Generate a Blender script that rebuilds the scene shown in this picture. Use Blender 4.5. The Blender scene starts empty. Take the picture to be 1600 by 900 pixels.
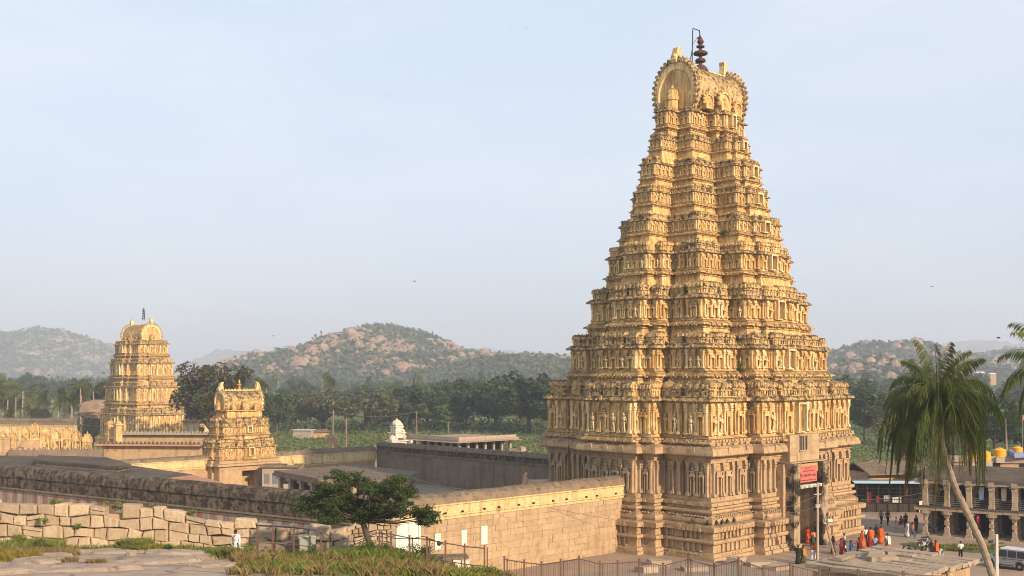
import bpy, bmesh, math, random
import numpy as np
from mathutils import Vector, Matrix
random.seed(7); rng = np.random.default_rng(7)
SC = bpy.context.scene
COL = SC.collection
# ---------------------------------------------------------------- camera, sky, sun, exposure
F, H, HZ = 1695.0, 17.5, 586.0            # focal length in photo pixels, eye height, horizon row
cam = bpy.data.cameras.new('camera'); camo = bpy.data.objects.new('camera', cam); COL.objects.link(camo)
camo.location = (0, 0, H); camo.rotation_euler = (math.radians(90), 0, 0)
cam.sensor_width = 36; cam.lens = F / 1600 * 36; cam.shift_y = (HZ - 450) / 1600
cam.clip_start = 0.5; cam.clip_end = 20000; SC.camera = camo
SUN_AZ = Vector((0.625, -0.7806)); SUN_EL = math.radians(25)
W = bpy.data.worlds.new('World'); SC.world = W; W.use_nodes = True
nt = W.node_tree; nt.nodes.clear()
def wn(t): return nt.nodes.new(t)
sky = wn('ShaderNodeTexSky'); sky.sky_type = 'NISHITA'; sky.sun_disc = False
sky.sun_elevation = SUN_EL; sky.sun_rotation = math.atan2(SUN_AZ.x, SUN_AZ.y)
sky.air_density = 1.0; sky.dust_density = 3.5; sky.ozone_density = 1.2; sky.altitude = 400
tc = wn('ShaderNodeTexCoord'); mp = wn('ShaderNodeMapping'); mp.inputs['Scale'].default_value = (1.0, 1.0, 3.6)
nz = wn('ShaderNodeTexNoise'); nz.inputs['Scale'].default_value = 2.6; nz.inputs['Detail'].default_value = 5; nz.inputs['Roughness'].default_value = .55
rp = wn('ShaderNodeValToRGB'); rp.color_ramp.elements[0].position = .42; rp.color_ramp.elements[1].position = .8
rp.color_ramp.elements[0].color = (0, 0, 0, 1); rp.color_ramp.elements[1].color = (.42, .42, .42, 1)
hs = wn('ShaderNodeHueSaturation'); hs.inputs['Saturation'].default_value = .62; hs.inputs['Value'].default_value = 1.0
mx = wn('ShaderNodeMix'); mx.data_type = 'RGBA'; mx.inputs[7].default_value = (8.4, 8.3, 8.6, 1)
mx0 = wn('ShaderNodeMix'); mx0.data_type = 'RGBA'; mx0.inputs[0].default_value = .66; mx0.inputs[7].default_value = (6.75, 7.9, 9.5, 1)
bg = wn('ShaderNodeBackground'); bg.inputs['Strength'].default_value = 0.085
out = wn('ShaderNodeOutputWorld')
L = nt.links.new
L(tc.outputs['Generated'], mp.inputs[0]); L(mp.outputs[0], nz.inputs['Vector']); L(nz.outputs[0], rp.inputs[0])
L(sky.outputs[0], hs.inputs['Color']); L(hs.outputs[0], mx0.inputs[6]); L(mx0.outputs[2], mx.inputs[6]); L(rp.outputs[0], mx.inputs[0]); L(mx.outputs[2], bg.inputs[0]); L(bg.outputs[0], out.inputs[0])
sl = bpy.data.lights.new('sun', 'SUN'); so = bpy.data.objects.new('sun', sl); COL.objects.link(so)
sl.energy = 5.0; sl.angle = math.radians(1.0); sl.color = (1.0, .765, .515)
sd = Vector((SUN_AZ.x * math.cos(SUN_EL), SUN_AZ.y * math.cos(SUN_EL), math.sin(SUN_EL)))
so.rotation_euler = sd.to_track_quat('Z', 'Y').to_euler(); so.location = (60, -80, 90)
vs = SC.view_settings; vs.view_transform = 'Standard'; vs.look = 'None'; vs.exposure = 0.62; vs.gamma = 1.0; vs.use_curve_mapping = False
SC.cycles.use_adaptive_sampling = True; SC.cycles.adaptive_threshold = .02
SC.cycles.max_bounces = 6; SC.cycles.diffuse_bounces = 2; SC.cycles.glossy_bounces = 2; SC.cycles.transmission_bounces = 4
SC.cycles.transparent_max_bounces = 8; SC.cycles.volume_bounces = 0
SC.cycles.pixel_filter_type = 'BLACKMAN_HARRIS'; SC.cycles.filter_width = 1.0
try: SC.cycles.use_denoising = True
except Exception: pass

# ---------------------------------------------------------------- helpers
def P(px, py, Y):                 # photo pixel at depth Y -> world
    return Vector(((px - 800) / F * Y, Y, H - (py - HZ) / F * Y))
def G(px, py, z=0.0):             # photo pixel on the level z -> world
    Y = (H - z) * F / (py - HZ)
    return Vector(((px - 800) / F * Y, Y, z))
TH = math.radians(44)             # the temple's axis
RV = Vector((math.cos(TH), math.sin(TH))); LV = Vector((-math.sin(TH), math.cos(TH)))

class MB:
    def __init__(s): s.v = []; s.f = []
    def add(s, vs, fs):
        o = len(s.v); s.v.extend(vs); s.f.extend([tuple(i + o for i in f) for f in fs]); return s
    def box(s, c, sz, rz=0.0, top=(1, 1), jit=0.0):
        cx, cy, cz = c; x, y, z = sz[0] / 2, sz[1] / 2, sz[2] / 2
        cs, sn = math.cos(rz), math.sin(rz); vs = []
        for k, (kx, ky) in ((-1, (1, 1)), (1, top)):
            for i, j in ((-1, -1), (1, -1), (1, 1), (-1, 1)):
                a, b = i * x * kx, j * y * ky
                if jit: a += random.uniform(-jit, jit); b += random.uniform(-jit, jit)
                vs.append((cx + a * cs - b * sn, cy + a * sn + b * cs, cz + k * z + (random.uniform(-jit, jit) if jit else 0)))
        return s.add(vs, [(3, 2, 1, 0), (4, 5, 6, 7), (0, 1, 5, 4), (1, 2, 6, 5), (2, 3, 7, 6), (3, 0, 4, 7)])
    def loft(s, rings, caps=(True, True), closed=True):
        n = len(rings[0]); vs = [p for r in rings for p in r]; fs = []
        for k in range(len(rings) - 1):
            for i in range(n if closed else n - 1):
                j = (i + 1) % n
                fs.append((k * n + i, k * n + j, (k + 1) * n + j, (k + 1) * n + i))
        if caps[0]: fs.append(tuple(reversed(range(n))))
        if caps[1]: fs.append(tuple(range((len(rings) - 1) * n, len(rings) * n)))
        return s.add(vs, fs)
    def prism(s, poly, z0, z1):
        return s.loft([[(x, y, z0) for x, y in poly], [(x, y, z1) for x, y in poly]])
    def lathe(s, prof, n=12, c=(0, 0, 0), sq=0.0, ph=0.0):
        rings = []
        for r, z in prof:
            ring = []
            for i in range(n):
                a = ph + 2 * math.pi * i / n; k = 1.0
                if sq: k = 1 / max(abs(math.cos(a)), abs(math.sin(a))) ** sq
                ring.append((c[0] + r * k * math.cos(a), c[1] + r * k * math.sin(a), c[2] + z))
            rings.append(ring)
        return s.loft(rings)
    def tube(s, pts, rad, n=6):
        pts = [Vector(p) for p in pts]; rings = []
        if not hasattr(rad, '__len__'): rad = [rad] * len(pts)
        for i, p in enumerate(pts):
            d = (pts[min(i + 1, len(pts) - 1)] - pts[max(i - 1, 0)]).normalized()
            u = d.cross(Vector((0, 0, 1))) if abs(d.z) < .95 else d.cross(Vector((1, 0, 0)))
            u.normalize(); w = d.cross(u)
            rings.append([tuple(p + rad[i] * (math.cos(2 * math.pi * k / n) * w + math.sin(2 * math.pi * k / n) * u)) for k in range(n)])
        return s.loft(rings)
    def ball(s, c, r, n=8, m=5, jit=0.0):
        if not hasattr(r, '__len__'): r = (r, r, r)
        rings = []
        for k in range(m + 1):
            t = math.pi * (k + (.12 if k == 0 else -.12 if k == m else 0)) / m; ring = []
            for i in range(n):
                a = 2 * math.pi * i / n; q = 1 + (random.uniform(-jit, jit) if jit else 0)
                ring.append((c[0] + r[0] * q * math.sin(t) * math.cos(a), c[1] + r[1] * q * math.sin(t) * math.sin(a), c[2] - r[2] * q * math.cos(t)))
            rings.append(ring)
        return s.loft(rings)
    def xf(s, m):                       # apply a matrix to everything so far
        s.v = [tuple(m @ Vector(p)) for p in s.v]; return s
    def mesh(s, name, mat=None, smooth=False):
        me = bpy.data.meshes.new(name); me.from_pydata(s.v, [], s.f); me.update()
        if mat: me.materials.append(mat)
        if smooth: me.polygons.foreach_set('use_smooth', [True] * len(me.polygons))
        return me

def link(name, me, parent=None, loc=(0, 0, 0), rz=0.0, scale=(1, 1, 1), mat=None):
    o = bpy.data.objects.new(name, me); COL.objects.link(o)
    o.location = loc; o.rotation_euler = (0, 0, rz); o.scale = scale
    if parent: o.parent = parent
    if mat is not None:
        o.material_slots[0].link = 'OBJECT'; o.material_slots[0].material = mat
    return o
def part(name, mb, mat, parent=None, loc=(0, 0, 0), rz=0.0, smooth=False):
    return link(name, mb.mesh(name, mat, smooth), parent, loc, rz)
def tag(o, label=None, cat=None, group=None, kind=None):
    if label: o['label'] = label
    if cat: o['category'] = cat
    if group: o['group'] = group
    if kind: o['kind'] = kind
    return o
def thing(name, label, cat, loc=(0, 0, 0), rz=0.0, group=None):
    o = bpy.data.objects.new(name, None); COL.objects.link(o); o.location = loc; o.rotation_euler = (0, 0, rz)
    return tag(o, label, cat, group, 'thing')
def stuff(o): o['kind'] = 'stuff'; return o
def structure(o): o['kind'] = 'structure'; return o

def quads(name, V, mat, tri=False):          # V: (N,4,3) or (N,3,3) array -> one mesh, fast
    n, k = V.shape[0], V.shape[1]; me = bpy.data.meshes.new(name)
    me.vertices.add(n * k); me.vertices.foreach_set('co', V.reshape(-1).astype(np.float32))
    me.loops.add(n * k); me.loops.foreach_set('vertex_index', np.arange(n * k, dtype=np.int32))
    me.polygons.add(n); me.polygons.foreach_set('loop_start', np.arange(0, n * k, k, dtype=np.int32))
    me.polygons.foreach_set('loop_total', np.full(n, k, dtype=np.int32)); me.update(calc_edges=True)
    if mat: me.materials.append(mat)
    return me
def leaf_quads(C, size, up=0.4, asp=.55):
    n = len(C); d = rng.normal(size=(n, 3)); d[:, 2] *= .6; d /= np.linalg.norm(d, axis=1)[:, None]
    nn = rng.normal(size=(n, 3)); nn[:, 2] += up * 2; u = np.cross(d, nn); u /= np.linalg.norm(u, axis=1)[:, None] + 1e-9
    s = size * rng.uniform(.6, 1.35, n)[:, None]
    a = C - d * s * .5; b = C + d * s * .5; m = C + 0 * d
    return np.stack([a, m + u * s * asp * .5, b, m - u * s * asp * .5], 1)

# ---------------------------------------------------------------- materials
def mat_new(name):
    m = bpy.data.materials.new(name); m.use_nodes = True; m.node_tree.nodes.clear(); return m
class N:                                      # tiny node-graph writer
    def __init__(s, m): s.t = m.node_tree
    def n(s, t, **k):
        x = s.t.nodes.new(t)
        for a, b in k.items(): setattr(x, a, b)
        return x
    def l(s, a, b): s.t.links.new(a, b)
    def noise(s, vec, scale, detail=4, rough=.55):
        x = s.n('ShaderNodeTexNoise'); x.inputs['Scale'].default_value = scale; x.inputs['Detail'].default_value = detail; x.inputs['Roughness'].default_value = rough
        s.l(vec, x.inputs['Vector']); return x.outputs[0]
    def ramp(s, fac, p0, p1, c0=(0, 0, 0, 1), c1=(1, 1, 1, 1)):
        x = s.n('ShaderNodeValToRGB'); e = x.color_ramp.elements; e[0].position = p0; e[1].position = p1; e[0].color = c0; e[1].color = c1
        s.l(fac, x.inputs[0]); return x.outputs[0]
    def mix(s, fac, a, b):
        x = s.n('ShaderNodeMix', data_type='RGBA')
        for v, i in ((fac, 0), (a, 6), (b, 7)):
            if isinstance(v, (int, float)): x.inputs[i].default_value = v
            elif isinstance(v, tuple): x.inputs[i].default_value = (*v[:3], 1)
            else: s.l(v, x.inputs[i])
        return x.outputs[2]
    def math(s, op, a, b=0.0):
        x = s.n('ShaderNodeMath', operation=op)
        for v, i in ((a, 0), (b, 1)):
            if isinstance(v, (int, float)): x.inputs[i].default_value = v
            else: s.l(v, x.inputs[i])
        return x.outputs[0]
    def scale(s, vec, k):
        x = s.n('ShaderNodeVectorMath', operation='MULTIPLY'); s.l(vec, x.inputs[0]); x.inputs[1].default_value = k; return x.outputs[0]
    def finish(s, col, rough=.9, bump=None, bs=.4, bd=.05, spec=.2, metal=0.0, trans=None):
        p = s.n('ShaderNodeBsdfPrincipled')
        if isinstance(col, tuple): p.inputs['Base Color'].default_value = (*col[:3], 1)
        else: s.l(col, p.inputs['Base Color'])
        p.inputs['Roughness'].default_value = rough; p.inputs['Specular IOR Level'].default_value = spec; p.inputs['Metallic'].default_value = metal
        if bump is not None:
            b = s.n('ShaderNodeBump'); b.inputs['Strength'].default_value = bs; b.inputs['Distance'].default_value = bd; s.l(bump, b.inputs['Height']); s.l(b.outputs[0], p.inputs['Normal'])
        o = s.n('ShaderNodeOutputMaterial'); sh = p.outputs[0]
        if trans:
            t = s.n('ShaderNodeBsdfTranslucent'); mxs = s.n('ShaderNodeMixShader'); mxs.inputs[0].default_value = trans
            if isinstance(col, tuple): t.inputs[0].default_value = (*col[:3], 1)
            else: s.l(col, t.inputs[0])
            s.l(sh, mxs.inputs[1]); s.l(t.outputs[0], mxs.inputs[2]); sh = mxs.outputs[0]
        s.l(sh, o.inputs[0])
def plain(name, c, rough=.7, spec=.3, metal=0.0):
    m = mat_new(name); N(m).finish(c, rough, spec=spec, metal=metal); return m
def stone(name, c1, c2, stain=(.05, .042, .035), amt=.5, top=.0, sc=1.0, bs=.5, bd=.05, streak=.35, thr=.56, vary=.0, run=None):
    """weathered stone / plaster: two tones, dark lichen where rain lies (tops) and runs (streaks)"""
    m = mat_new(name); g = N(m)
    geo = g.n('ShaderNodeNewGeometry'); pos = geo.outputs['Position']
    n1 = g.noise(pos, .55 * sc, 5); n2 = g.noise(pos, 3.1 * sc, 6, .65); n3 = g.noise(g.scale(pos, (1.6 * sc, 1.6 * sc, .16 * sc)), 1.0, 5, .6)
    n4 = g.noise(pos, 1.3 * sc, 6, .7)
    c = g.mix(g.ramp(n1, .3, .7), c1, c2)
    c = g.mix(g.ramp(n2, .35, .8, (0, 0, 0, 1), (.55, .55, .55, 1)), c, tuple(x * .62 for x in c1))
    if vary:
        oi = g.n('ShaderNodeObjectInfo'); hv = g.n('ShaderNodeHueSaturation')
        g.l(g.math('ADD', g.math('MULTIPLY', oi.outputs['Random'], vary), 1 - vary * .5), hv.inputs['Value']); g.l(c, hv.inputs['Color']); c = hv.outputs[0]
    if run:                                   # brown run-off under the ledges, and bleached patches
        n5 = g.noise(g.scale(pos, (2.6 * sc, 2.6 * sc, .30 * sc)), 1.0, 6, .65); n6 = g.noise(pos, .9 * sc, 4, .6)
        c = g.mix(g.ramp(n5, .43, .60, (0, 0, 0, 1), (.85,) * 3 + (1,)), c, run); c = g.mix(g.ramp(n6, .56, .70, (0, 0, 0, 1), (.55,) * 3 + (1,)), c, tuple(min(.85, x * 1.12 + .10) for x in c2))
    if streak: c = g.mix(g.ramp(n3, .50, .70, (0, 0, 0, 1), (streak,) * 3 + (1,)), c, stain)
    if amt: c = g.mix(g.ramp(n4, thr, thr + .11, (0, 0, 0, 1), (amt,) * 3 + (1,)), c, stain)
    if top:
        sp = g.n('ShaderNodeSeparateXYZ'); g.l(geo.outputs['Normal'], sp.inputs[0])
        f = g.math('MULTIPLY', g.ramp(sp.outputs[2], .15, .75), g.ramp(n4, .36, .56, (.25, .25, .25, 1)))
        c = g.mix(g.math('MULTIPLY', f, top), c, stain)
    g.finish(c, .92, g.math('ADD', n2, g.math('MULTIPLY', n4, 1.3)), bs, bd, spec=.12); return m
def foliage(name, c1, c2, trans=.25, rnd=.5, sc=.35):
    m = mat_new(name); g = N(m); geo = g.n('ShaderNodeNewGeometry'); oi = g.n('ShaderNodeObjectInfo')
    n1 = g.noise(geo.outputs['Position'], sc, 3)
    c = g.mix(g.ramp(n1, .3, .7), c1, c2)
    hv = g.n('ShaderNodeHueSaturation'); g.l(c, hv.inputs['Color'])
    g.l(g.math('ADD', g.math('MULTIPLY', oi.outputs['Random'], rnd), 1 - rnd * .5), hv.inputs['Value'])
    g.l(g.math('ADD', g.math('MULTIPLY', oi.outputs['Random'], .04), .48), hv.inputs['Hue'])
    g.finish(hv.outputs[0], .6, spec=.25, trans=trans); return m

M = {}
M['stucco'] = stone('stucco', (.66, .41, .16), (.77, .545, .25), (.095, .066, .04), .5, .8, 1.1, .45, .04, .42, run=(.36, .205, .08))  # deeper orange than the pale stucco; some recess shade is put into this colour
M['stucco_dark'] = stone('stucco_dark', (.60, .40, .17), (.50, .35, .18), (.05, .04, .03), .88, .95, 1.7, .6, .06, .5, thr=.49)
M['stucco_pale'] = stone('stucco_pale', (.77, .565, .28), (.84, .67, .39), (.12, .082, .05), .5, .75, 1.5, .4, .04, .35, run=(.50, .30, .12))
M['granite'] = stone('granite', (.41, .275, .152), (.50, .35, .205), (.075, .053, .037), .6, .6, 1.0, .5, .05, .34)
M['granite_b'] = stone('granite_block', (.39, .275, .162), (.47, .34, .21), (.10, .08, .06), .35, .3, 1.2, .45, .04, .4, vary=.16)
M['wall_dark'] = stone('plaster_dark', (.115, .088, .064), (.21, .16, .115), (.03, .024, .019), .9, .2, 1.3, .6, .06, .9, thr=.46)
M['wall_grey'] = stone('plaster_grey', (.20, .148, .105), (.28, .21, .15), (.075, .06, .05), .4, .4, .8, .4, .04, .6)
M['coping'] = stone('coping', (.19, .14, .098), (.30, .225, .155), (.045, .036, .028), .8, .55, 1.4, .6, .05, .3)
M['band'] = stone('lime_band', (.60, .43, .20), (.70, .53, .29), (.09, .07, .05), .6, .5, 1.5, .5, .04, .55)
M['roof_dark'] = stone('roof_dark', (.06, .048, .038), (.16, .122, .09), (.05, .042, .036), .7, .3, .5, .4, .04, .0)
M['roof_red'] = stone('roof_red', (.42, .20, .11), (.50, .27, .16), (.12, .08, .06), .4, .2, .8, .4, .04, .1)
M['rubble'] = stone('rubble_stone', (.43, .325, .21), (.52, .405, .28), (.17, .12, .075), .5, .2, 1.6, .7, .05, .35, vary=.4)
M['slab'] = stone('slab', (.33, .255, .185), (.41, .325, .24), (.12, .095, .075), .45, .2, 1.5, .6, .05, .1, vary=.25)
M['pillar'] = stone('pillar_stone', (.35, .27, .19), (.43, .335, .245), (.10, .08, .06), .4, .3, 1.4, .6, .05, .25, vary=.2)
M['whitewash'] = stone('whitewash', (.66, .58, .48), (.74, .66, .56), (.16, .13, .10), .5, .4, 1.6, .5, .04, .35)
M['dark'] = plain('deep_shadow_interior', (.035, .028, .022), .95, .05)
M['door_white'] = stone('white_door_paint', (.62, .66, .60), (.70, .72, .66), (.30, .25, .20), .35, 0, 2, .3, .02, .25)
M['paper'] = plain('paper', (.74, .66, .54), .9, .1)
M['iron'] = plain('brown_iron', (.13, .075, .055), .6, .3)
M['steel'] = plain('grey_steel', (.33, .33, .33), .5, .4)
M['black_iron'] = plain('black_iron', (.03, .028, .026), .6, .3)
M['copper'] = stone('copper_brown', (.085, .045, .032), (.13, .07, .05), (.05, .035, .03), .4, .2, 2, .2, .02, .1)
M['gold'] = plain('gilded_brass', (.75, .45, .10), .35, .5, .6)
M['wood'] = stone('pole_wood', (.20, .15, .10), (.27, .20, .145), (.08, .06, .05), .3, 0, 2, .3, .02, .3)
M['trunk'] = stone('bark', (.085, .062, .045), (.13, .10, .075), (.05, .04, .03), .4, 0, 2, .7, .04, .3)
M['palm_trunk'] = stone('palm_bark', (.27, .21, .155), (.34, .27, .205), (.09, .07, .05), .35, 0, 2.5, .8, .04, 0)
M['concrete'] = stone('concrete', (.32, .275, .225), (.40, .345, .285), (.14, .12, .10), .3, .2, 1.5, .3, .03, .3)
M['leaf'] = foliage('leaf_mid', (.048, .080, .020), (.078, .112, .030))
M['leaf_dark'] = foliage('leaf_dark', (.034, .058, .020), (.058, .086, .028))
M['leaf_brown'] = foliage('leaf_olive_brown', (.115, .100, .044), (.080, .090, .034))
M['leaf_bright'] = foliage('leaf_bright', (.055, .095, .016), (.085, .12, .022), .3)
M['near_leaf'] = foliage('leaf_near', (.034, .056, .014), (.070, .092, .022), .3, .2, 1.2)
M['palm_leaf'] = foliage('palm_leaf', (.060, .088, .020), (.125, .145, .034), .3, .35, .8)
M['palm_dry'] = foliage('palm_leaf_dry', (.22, .14, .045), (.16, .115, .035), .3, .3, .8)
M['weed'] = foliage('weed_green', (.13, .16, .028), (.21, .22, .05), .3, .2, 1.0)
M['weed_dry'] = foliage('weed_dry', (.30, .20, .085), (.22, .17, .06), .3, .2, 1.0)
M['weed_yellow'] = foliage('weed_yellow', (.20, .17, .030), (.30, .23, .035), .3, .2, 1.0)
M['scrub'] = foliage('scrub', (.055, .075, .026), (.085, .10, .035), .2, .3, .05)
M['field'] = foliage('field_grass', (.085, .115, .032), (.13, .15, .045), .2, .3, .08)
M['boulder'] = stone('boulder', (.27, .18, .13), (.35, .25, .185), (.11, .085, .065), .7, .1, .12, .6, .5, .2, vary=.35)
M['rock'] = stone('granite_rock', (.28, .215, .165), (.38, .30, .235), (.11, .09, .075), .75, .0, 1.1, .9, .10, .0)
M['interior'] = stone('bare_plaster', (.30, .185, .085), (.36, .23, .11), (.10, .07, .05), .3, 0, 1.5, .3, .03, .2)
M['wire'] = plain('wire_dark', (.10, .09, .08), .6)
# ---------------------------------------------------------------- temple-tower pieces
def side_pts(h, d, segs, e):
    pts = []
    for i, (t0, t1, off) in enumerate(segs):
        s = -(h + e) if i == 0 else t0 * h + (-e if off > segs[i - 1][2] else e)
        q = (h + e) if i == len(segs) - 1 else t1 * h + (e if off > segs[i + 1][2] else -e)
        pts += [(s, d + off + e), (q, d + off + e)]
    return pts
def outline(a, b, e, sx, sy):
    o = []
    o += [(t, -d) for t, d in side_pts(a, b, sx, e)][:-1]
    o += [(d, t) for t, d in side_pts(b, a, sy, e)][:-1]
    o += [(-t, d) for t, d in side_pts(a, b, sx, e)][:-1]
    o += [(-d, -t) for t, d in side_pts(b, a, sy, e)][:-1]
    return o
def mirror(half):                 # half: [(t0,t1,off)...] from -1 to 0 -> whole side
    l = list(half); c = l[-1]; l[-1] = (c[0], -c[0], c[2])
    return l + [(-t1, -t0, o) for t0, t1, o in reversed(half[:-1])]
def loft_profile(a, b, prof, sx, sy, caps=(True, True)):
    return MB().loft([[(x, y, z) for x, y in outline(a, b, e, sx, sy)] for z, e in prof], caps)
def edges_of(a, b, sx, sy, sides):
    o = outline(a, b, 0, sx, sy); r = []
    for i in range(len(o)):
        p = Vector(o[i]); q = Vector(o[(i + 1) % len(o)]); d = q - p; l = d.length
        if l < .05: continue
        d /= l; n = Vector((d.y, -d.x))
        for k, v in (('f', (0, -1)), ('e', (-1, 0)), ('b', (0, 1)), ('r', (1, 0))):
            if k in sides and n.dot(Vector(v)) > .9: r.append((p, q, d, n, l))
    return r
def rot_of(n): return math.atan2(n.x, -n.y)     # rotation that turns local -y to the outward normal n

def mk_pilaster():
    m = MB()
    for w, d, z0, z1 in ((1.0, 1.0, 0, .07), (.84, .85, .07, .11), (.60, .66, .11, .70), (.8, .8, .70, .735), (.66, .7, .735, .76), (.92, .95, .76, .81), (.7, .75, .81, .845), (1.05, 1.0, .845, .885)):
        m.box((0, -d / 2 + .02, (z0 + z1) / 2), (w, d, z1 - z0 + .002))
    m.box((0, -.40, .942), (.85, .8, .113), top=(1.75, 1.1))
    return m
def mk_niche():                   # blind niche: two colonnettes, lintel and a small domed top
    m = MB()
    for s in (-1, 1):
        m.box((s * .36, -.3, .30), (.16, .6, .60)); m.box((s * .36, -.34, .62), (.24, .7, .05)); m.box((s * .36, -.33, .03), (.24, .66, .06))
    m.box((0, -.36, .67), (1.05, .74, .06)); m.box((0, -.3, .74), (.8, .6, .09)); m.box((0, -.34, .80), (.95, .7, .04))
    m.lathe([(.30, .82), (.40, .87), (.36, .93), (.16, .975), (.05, 1.0)], 8, (0, -.1, 0))
    m.box((0, -.12, .30), (.3, .34, .46), top=(.7, .6)); m.ball((0, -.2, .56), (.12, .16, .05), 6, 4)
    return m
def mk_figure():                  # standing relief figure, hip thrown out, one arm raised
    m = MB()
    m.tube([(-.12, -.3, 0), (-.15, -.36, .25), (-.06, -.36, .48)], [.10, .11, .16], 6); m.tube([(.14, -.3, 0), (.10, -.36, .25), (.04, -.36, .48)], [.10, .11, .16], 6)
    m.tube([(0, -.34, .46), (.04, -.36, .58), (.0, -.36, .72), (0, -.34, .80)], [.2, .15, .22, .1], 8)
    m.ball((.02, -.36, .88), (.13, .2, .09), 7, 5); m.box((.02, -.3, .97), (.2, .3, .06), top=(.5, .5))
    m.tube([(.2, -.34, .74), (.36, -.36, .6), (.3, -.36, .46)], [.08, .07, .06], 5); m.tube([(-.2, -.34, .74), (-.38, -.36, .68), (-.34, -.36, .86)], [.08, .07, .06], 5)
    m.box((0, -.2, .02), (.7, .5, .05))
    return m
def mk_kuta():                    # square miniature shrine with a cushion dome
    m = MB()
    m.box((0, 0, .15), (.84, .84, .30)); m.box((0, 0, .335), (1.06, 1.06, .07), top=(.9, .9)); m.box((0, 0, .42), (.78, .78, .12))
    rr = []
    for r, z in ((.44, .47), (.56, .53), (.57, .62), (.50, .72), (.36, .82), (.18, .89), (.10, .90)):
        ring = []
        for i in range(16):
            a = 2 * math.pi * i / 16; k = 1 / max(abs(math.cos(a)), abs(math.sin(a))) ** .6
            ring.append((r * k * math.cos(a) * .9, r * k * math.sin(a) * .9, z))
        rr.append(ring)
    m.loft(rr); m.lathe([(.10, .89), (.13, .93), (.05, .97), (.02, 1.02)], 6)
    for s in ((0, -1), (-1, 0), (1, 0)):
        m.box((s[0] * .53, s[1] * .53, .62), (.30 if s[1] else .1, .30 if s[0] else .1, .26), top=(.55, .55))
    for x in (-.34, .34):
        m.box((x, -.45, .15), (.13, .1, .28)); m.box((-.45, x, .15), (.1, .13, .28))
    return m
def mk_shala():                   # oblong miniature shrine with a barrel roof (unit length along x)
    m = MB()
    m.box((0, 0, .15), (.92, .84, .30)); m.box((0, 0, .335), (1.02, 1.06, .07), top=(.97, .9)); m.box((0, 0, .42), (.9, .78, .12))
    prof = [(-.40, .47), (-.54, .53), (-.56, .62), (-.48, .74), (-.28, .85), (0, .90), (.28, .85), (.48, .74), (.56, .62), (.54, .53), (.40, .47)]
    m.loft([[(x, y * k, .47 + (z - .47) * k) for y, z in prof] for x, k in ((-.5, 1.06), (-.46, 1.06), (-.45, 1.0), (.45, 1.0), (.46, 1.06), (.5, 1.06))])
    for x in (-.26, 0, .26): m.lathe([(.035, .88), (.05, .93), (.02, .96), (.008, 1.03)], 6, (x, 0, 0))
    for x, w in ((0, .15), (-.3, .09), (.3, .09)):
        m.box((x, -.53, .63), (w, .14, .30), top=(.6, .6)); m.box((x, -.47, .15), (w * 1.5, .1, .28))
    return m
U = {k: f().mesh(k) for k, f in (('pilaster', mk_pilaster), ('niche', mk_niche), ('relief_figure', mk_figure), ('kuta', mk_kuta), ('shala', mk_shala))}
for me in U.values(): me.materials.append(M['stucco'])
UMB = {'pilaster': mk_pilaster(), 'niche': mk_niche(), 'relief_figure': mk_figure(), 'kuta': mk_kuta(), 'shala': mk_shala()}
def put(kind, name, parent, p, z, n, sc, mat, acc=None):
    """a unit piece on a wall: own object, or joined into acc (an MB) when the pieces are too small to pick apart"""
    if acc is None:
        return link(name, U[kind], parent, (p.x, p.y, z), rot_of(n), sc, mat)
    m = Matrix.Translation((p.x, p.y, z)) @ Matrix.Rotation(rot_of(n), 4, 'Z') @ Matrix.Diagonal((*sc, 1))
    u = UMB[kind]; acc.add([tuple(m @ Vector(v)) for v in u.v], u.f)

def row_on(mb, edges, z, off, sp, sz, top=(1, 1)):   # little blocks repeated along cornices
    for p, q, d, n, l in edges:
        k = max(1, int(l / sp))
        for i in range(k):
            c = p + d * (l * (i + .5) / k) + n * off; mb.box((c.x, c.y, z + random.uniform(-.01, .01)), (sz[0], sz[1], sz[2]), math.atan2(d.y, d.x), top)

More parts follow.
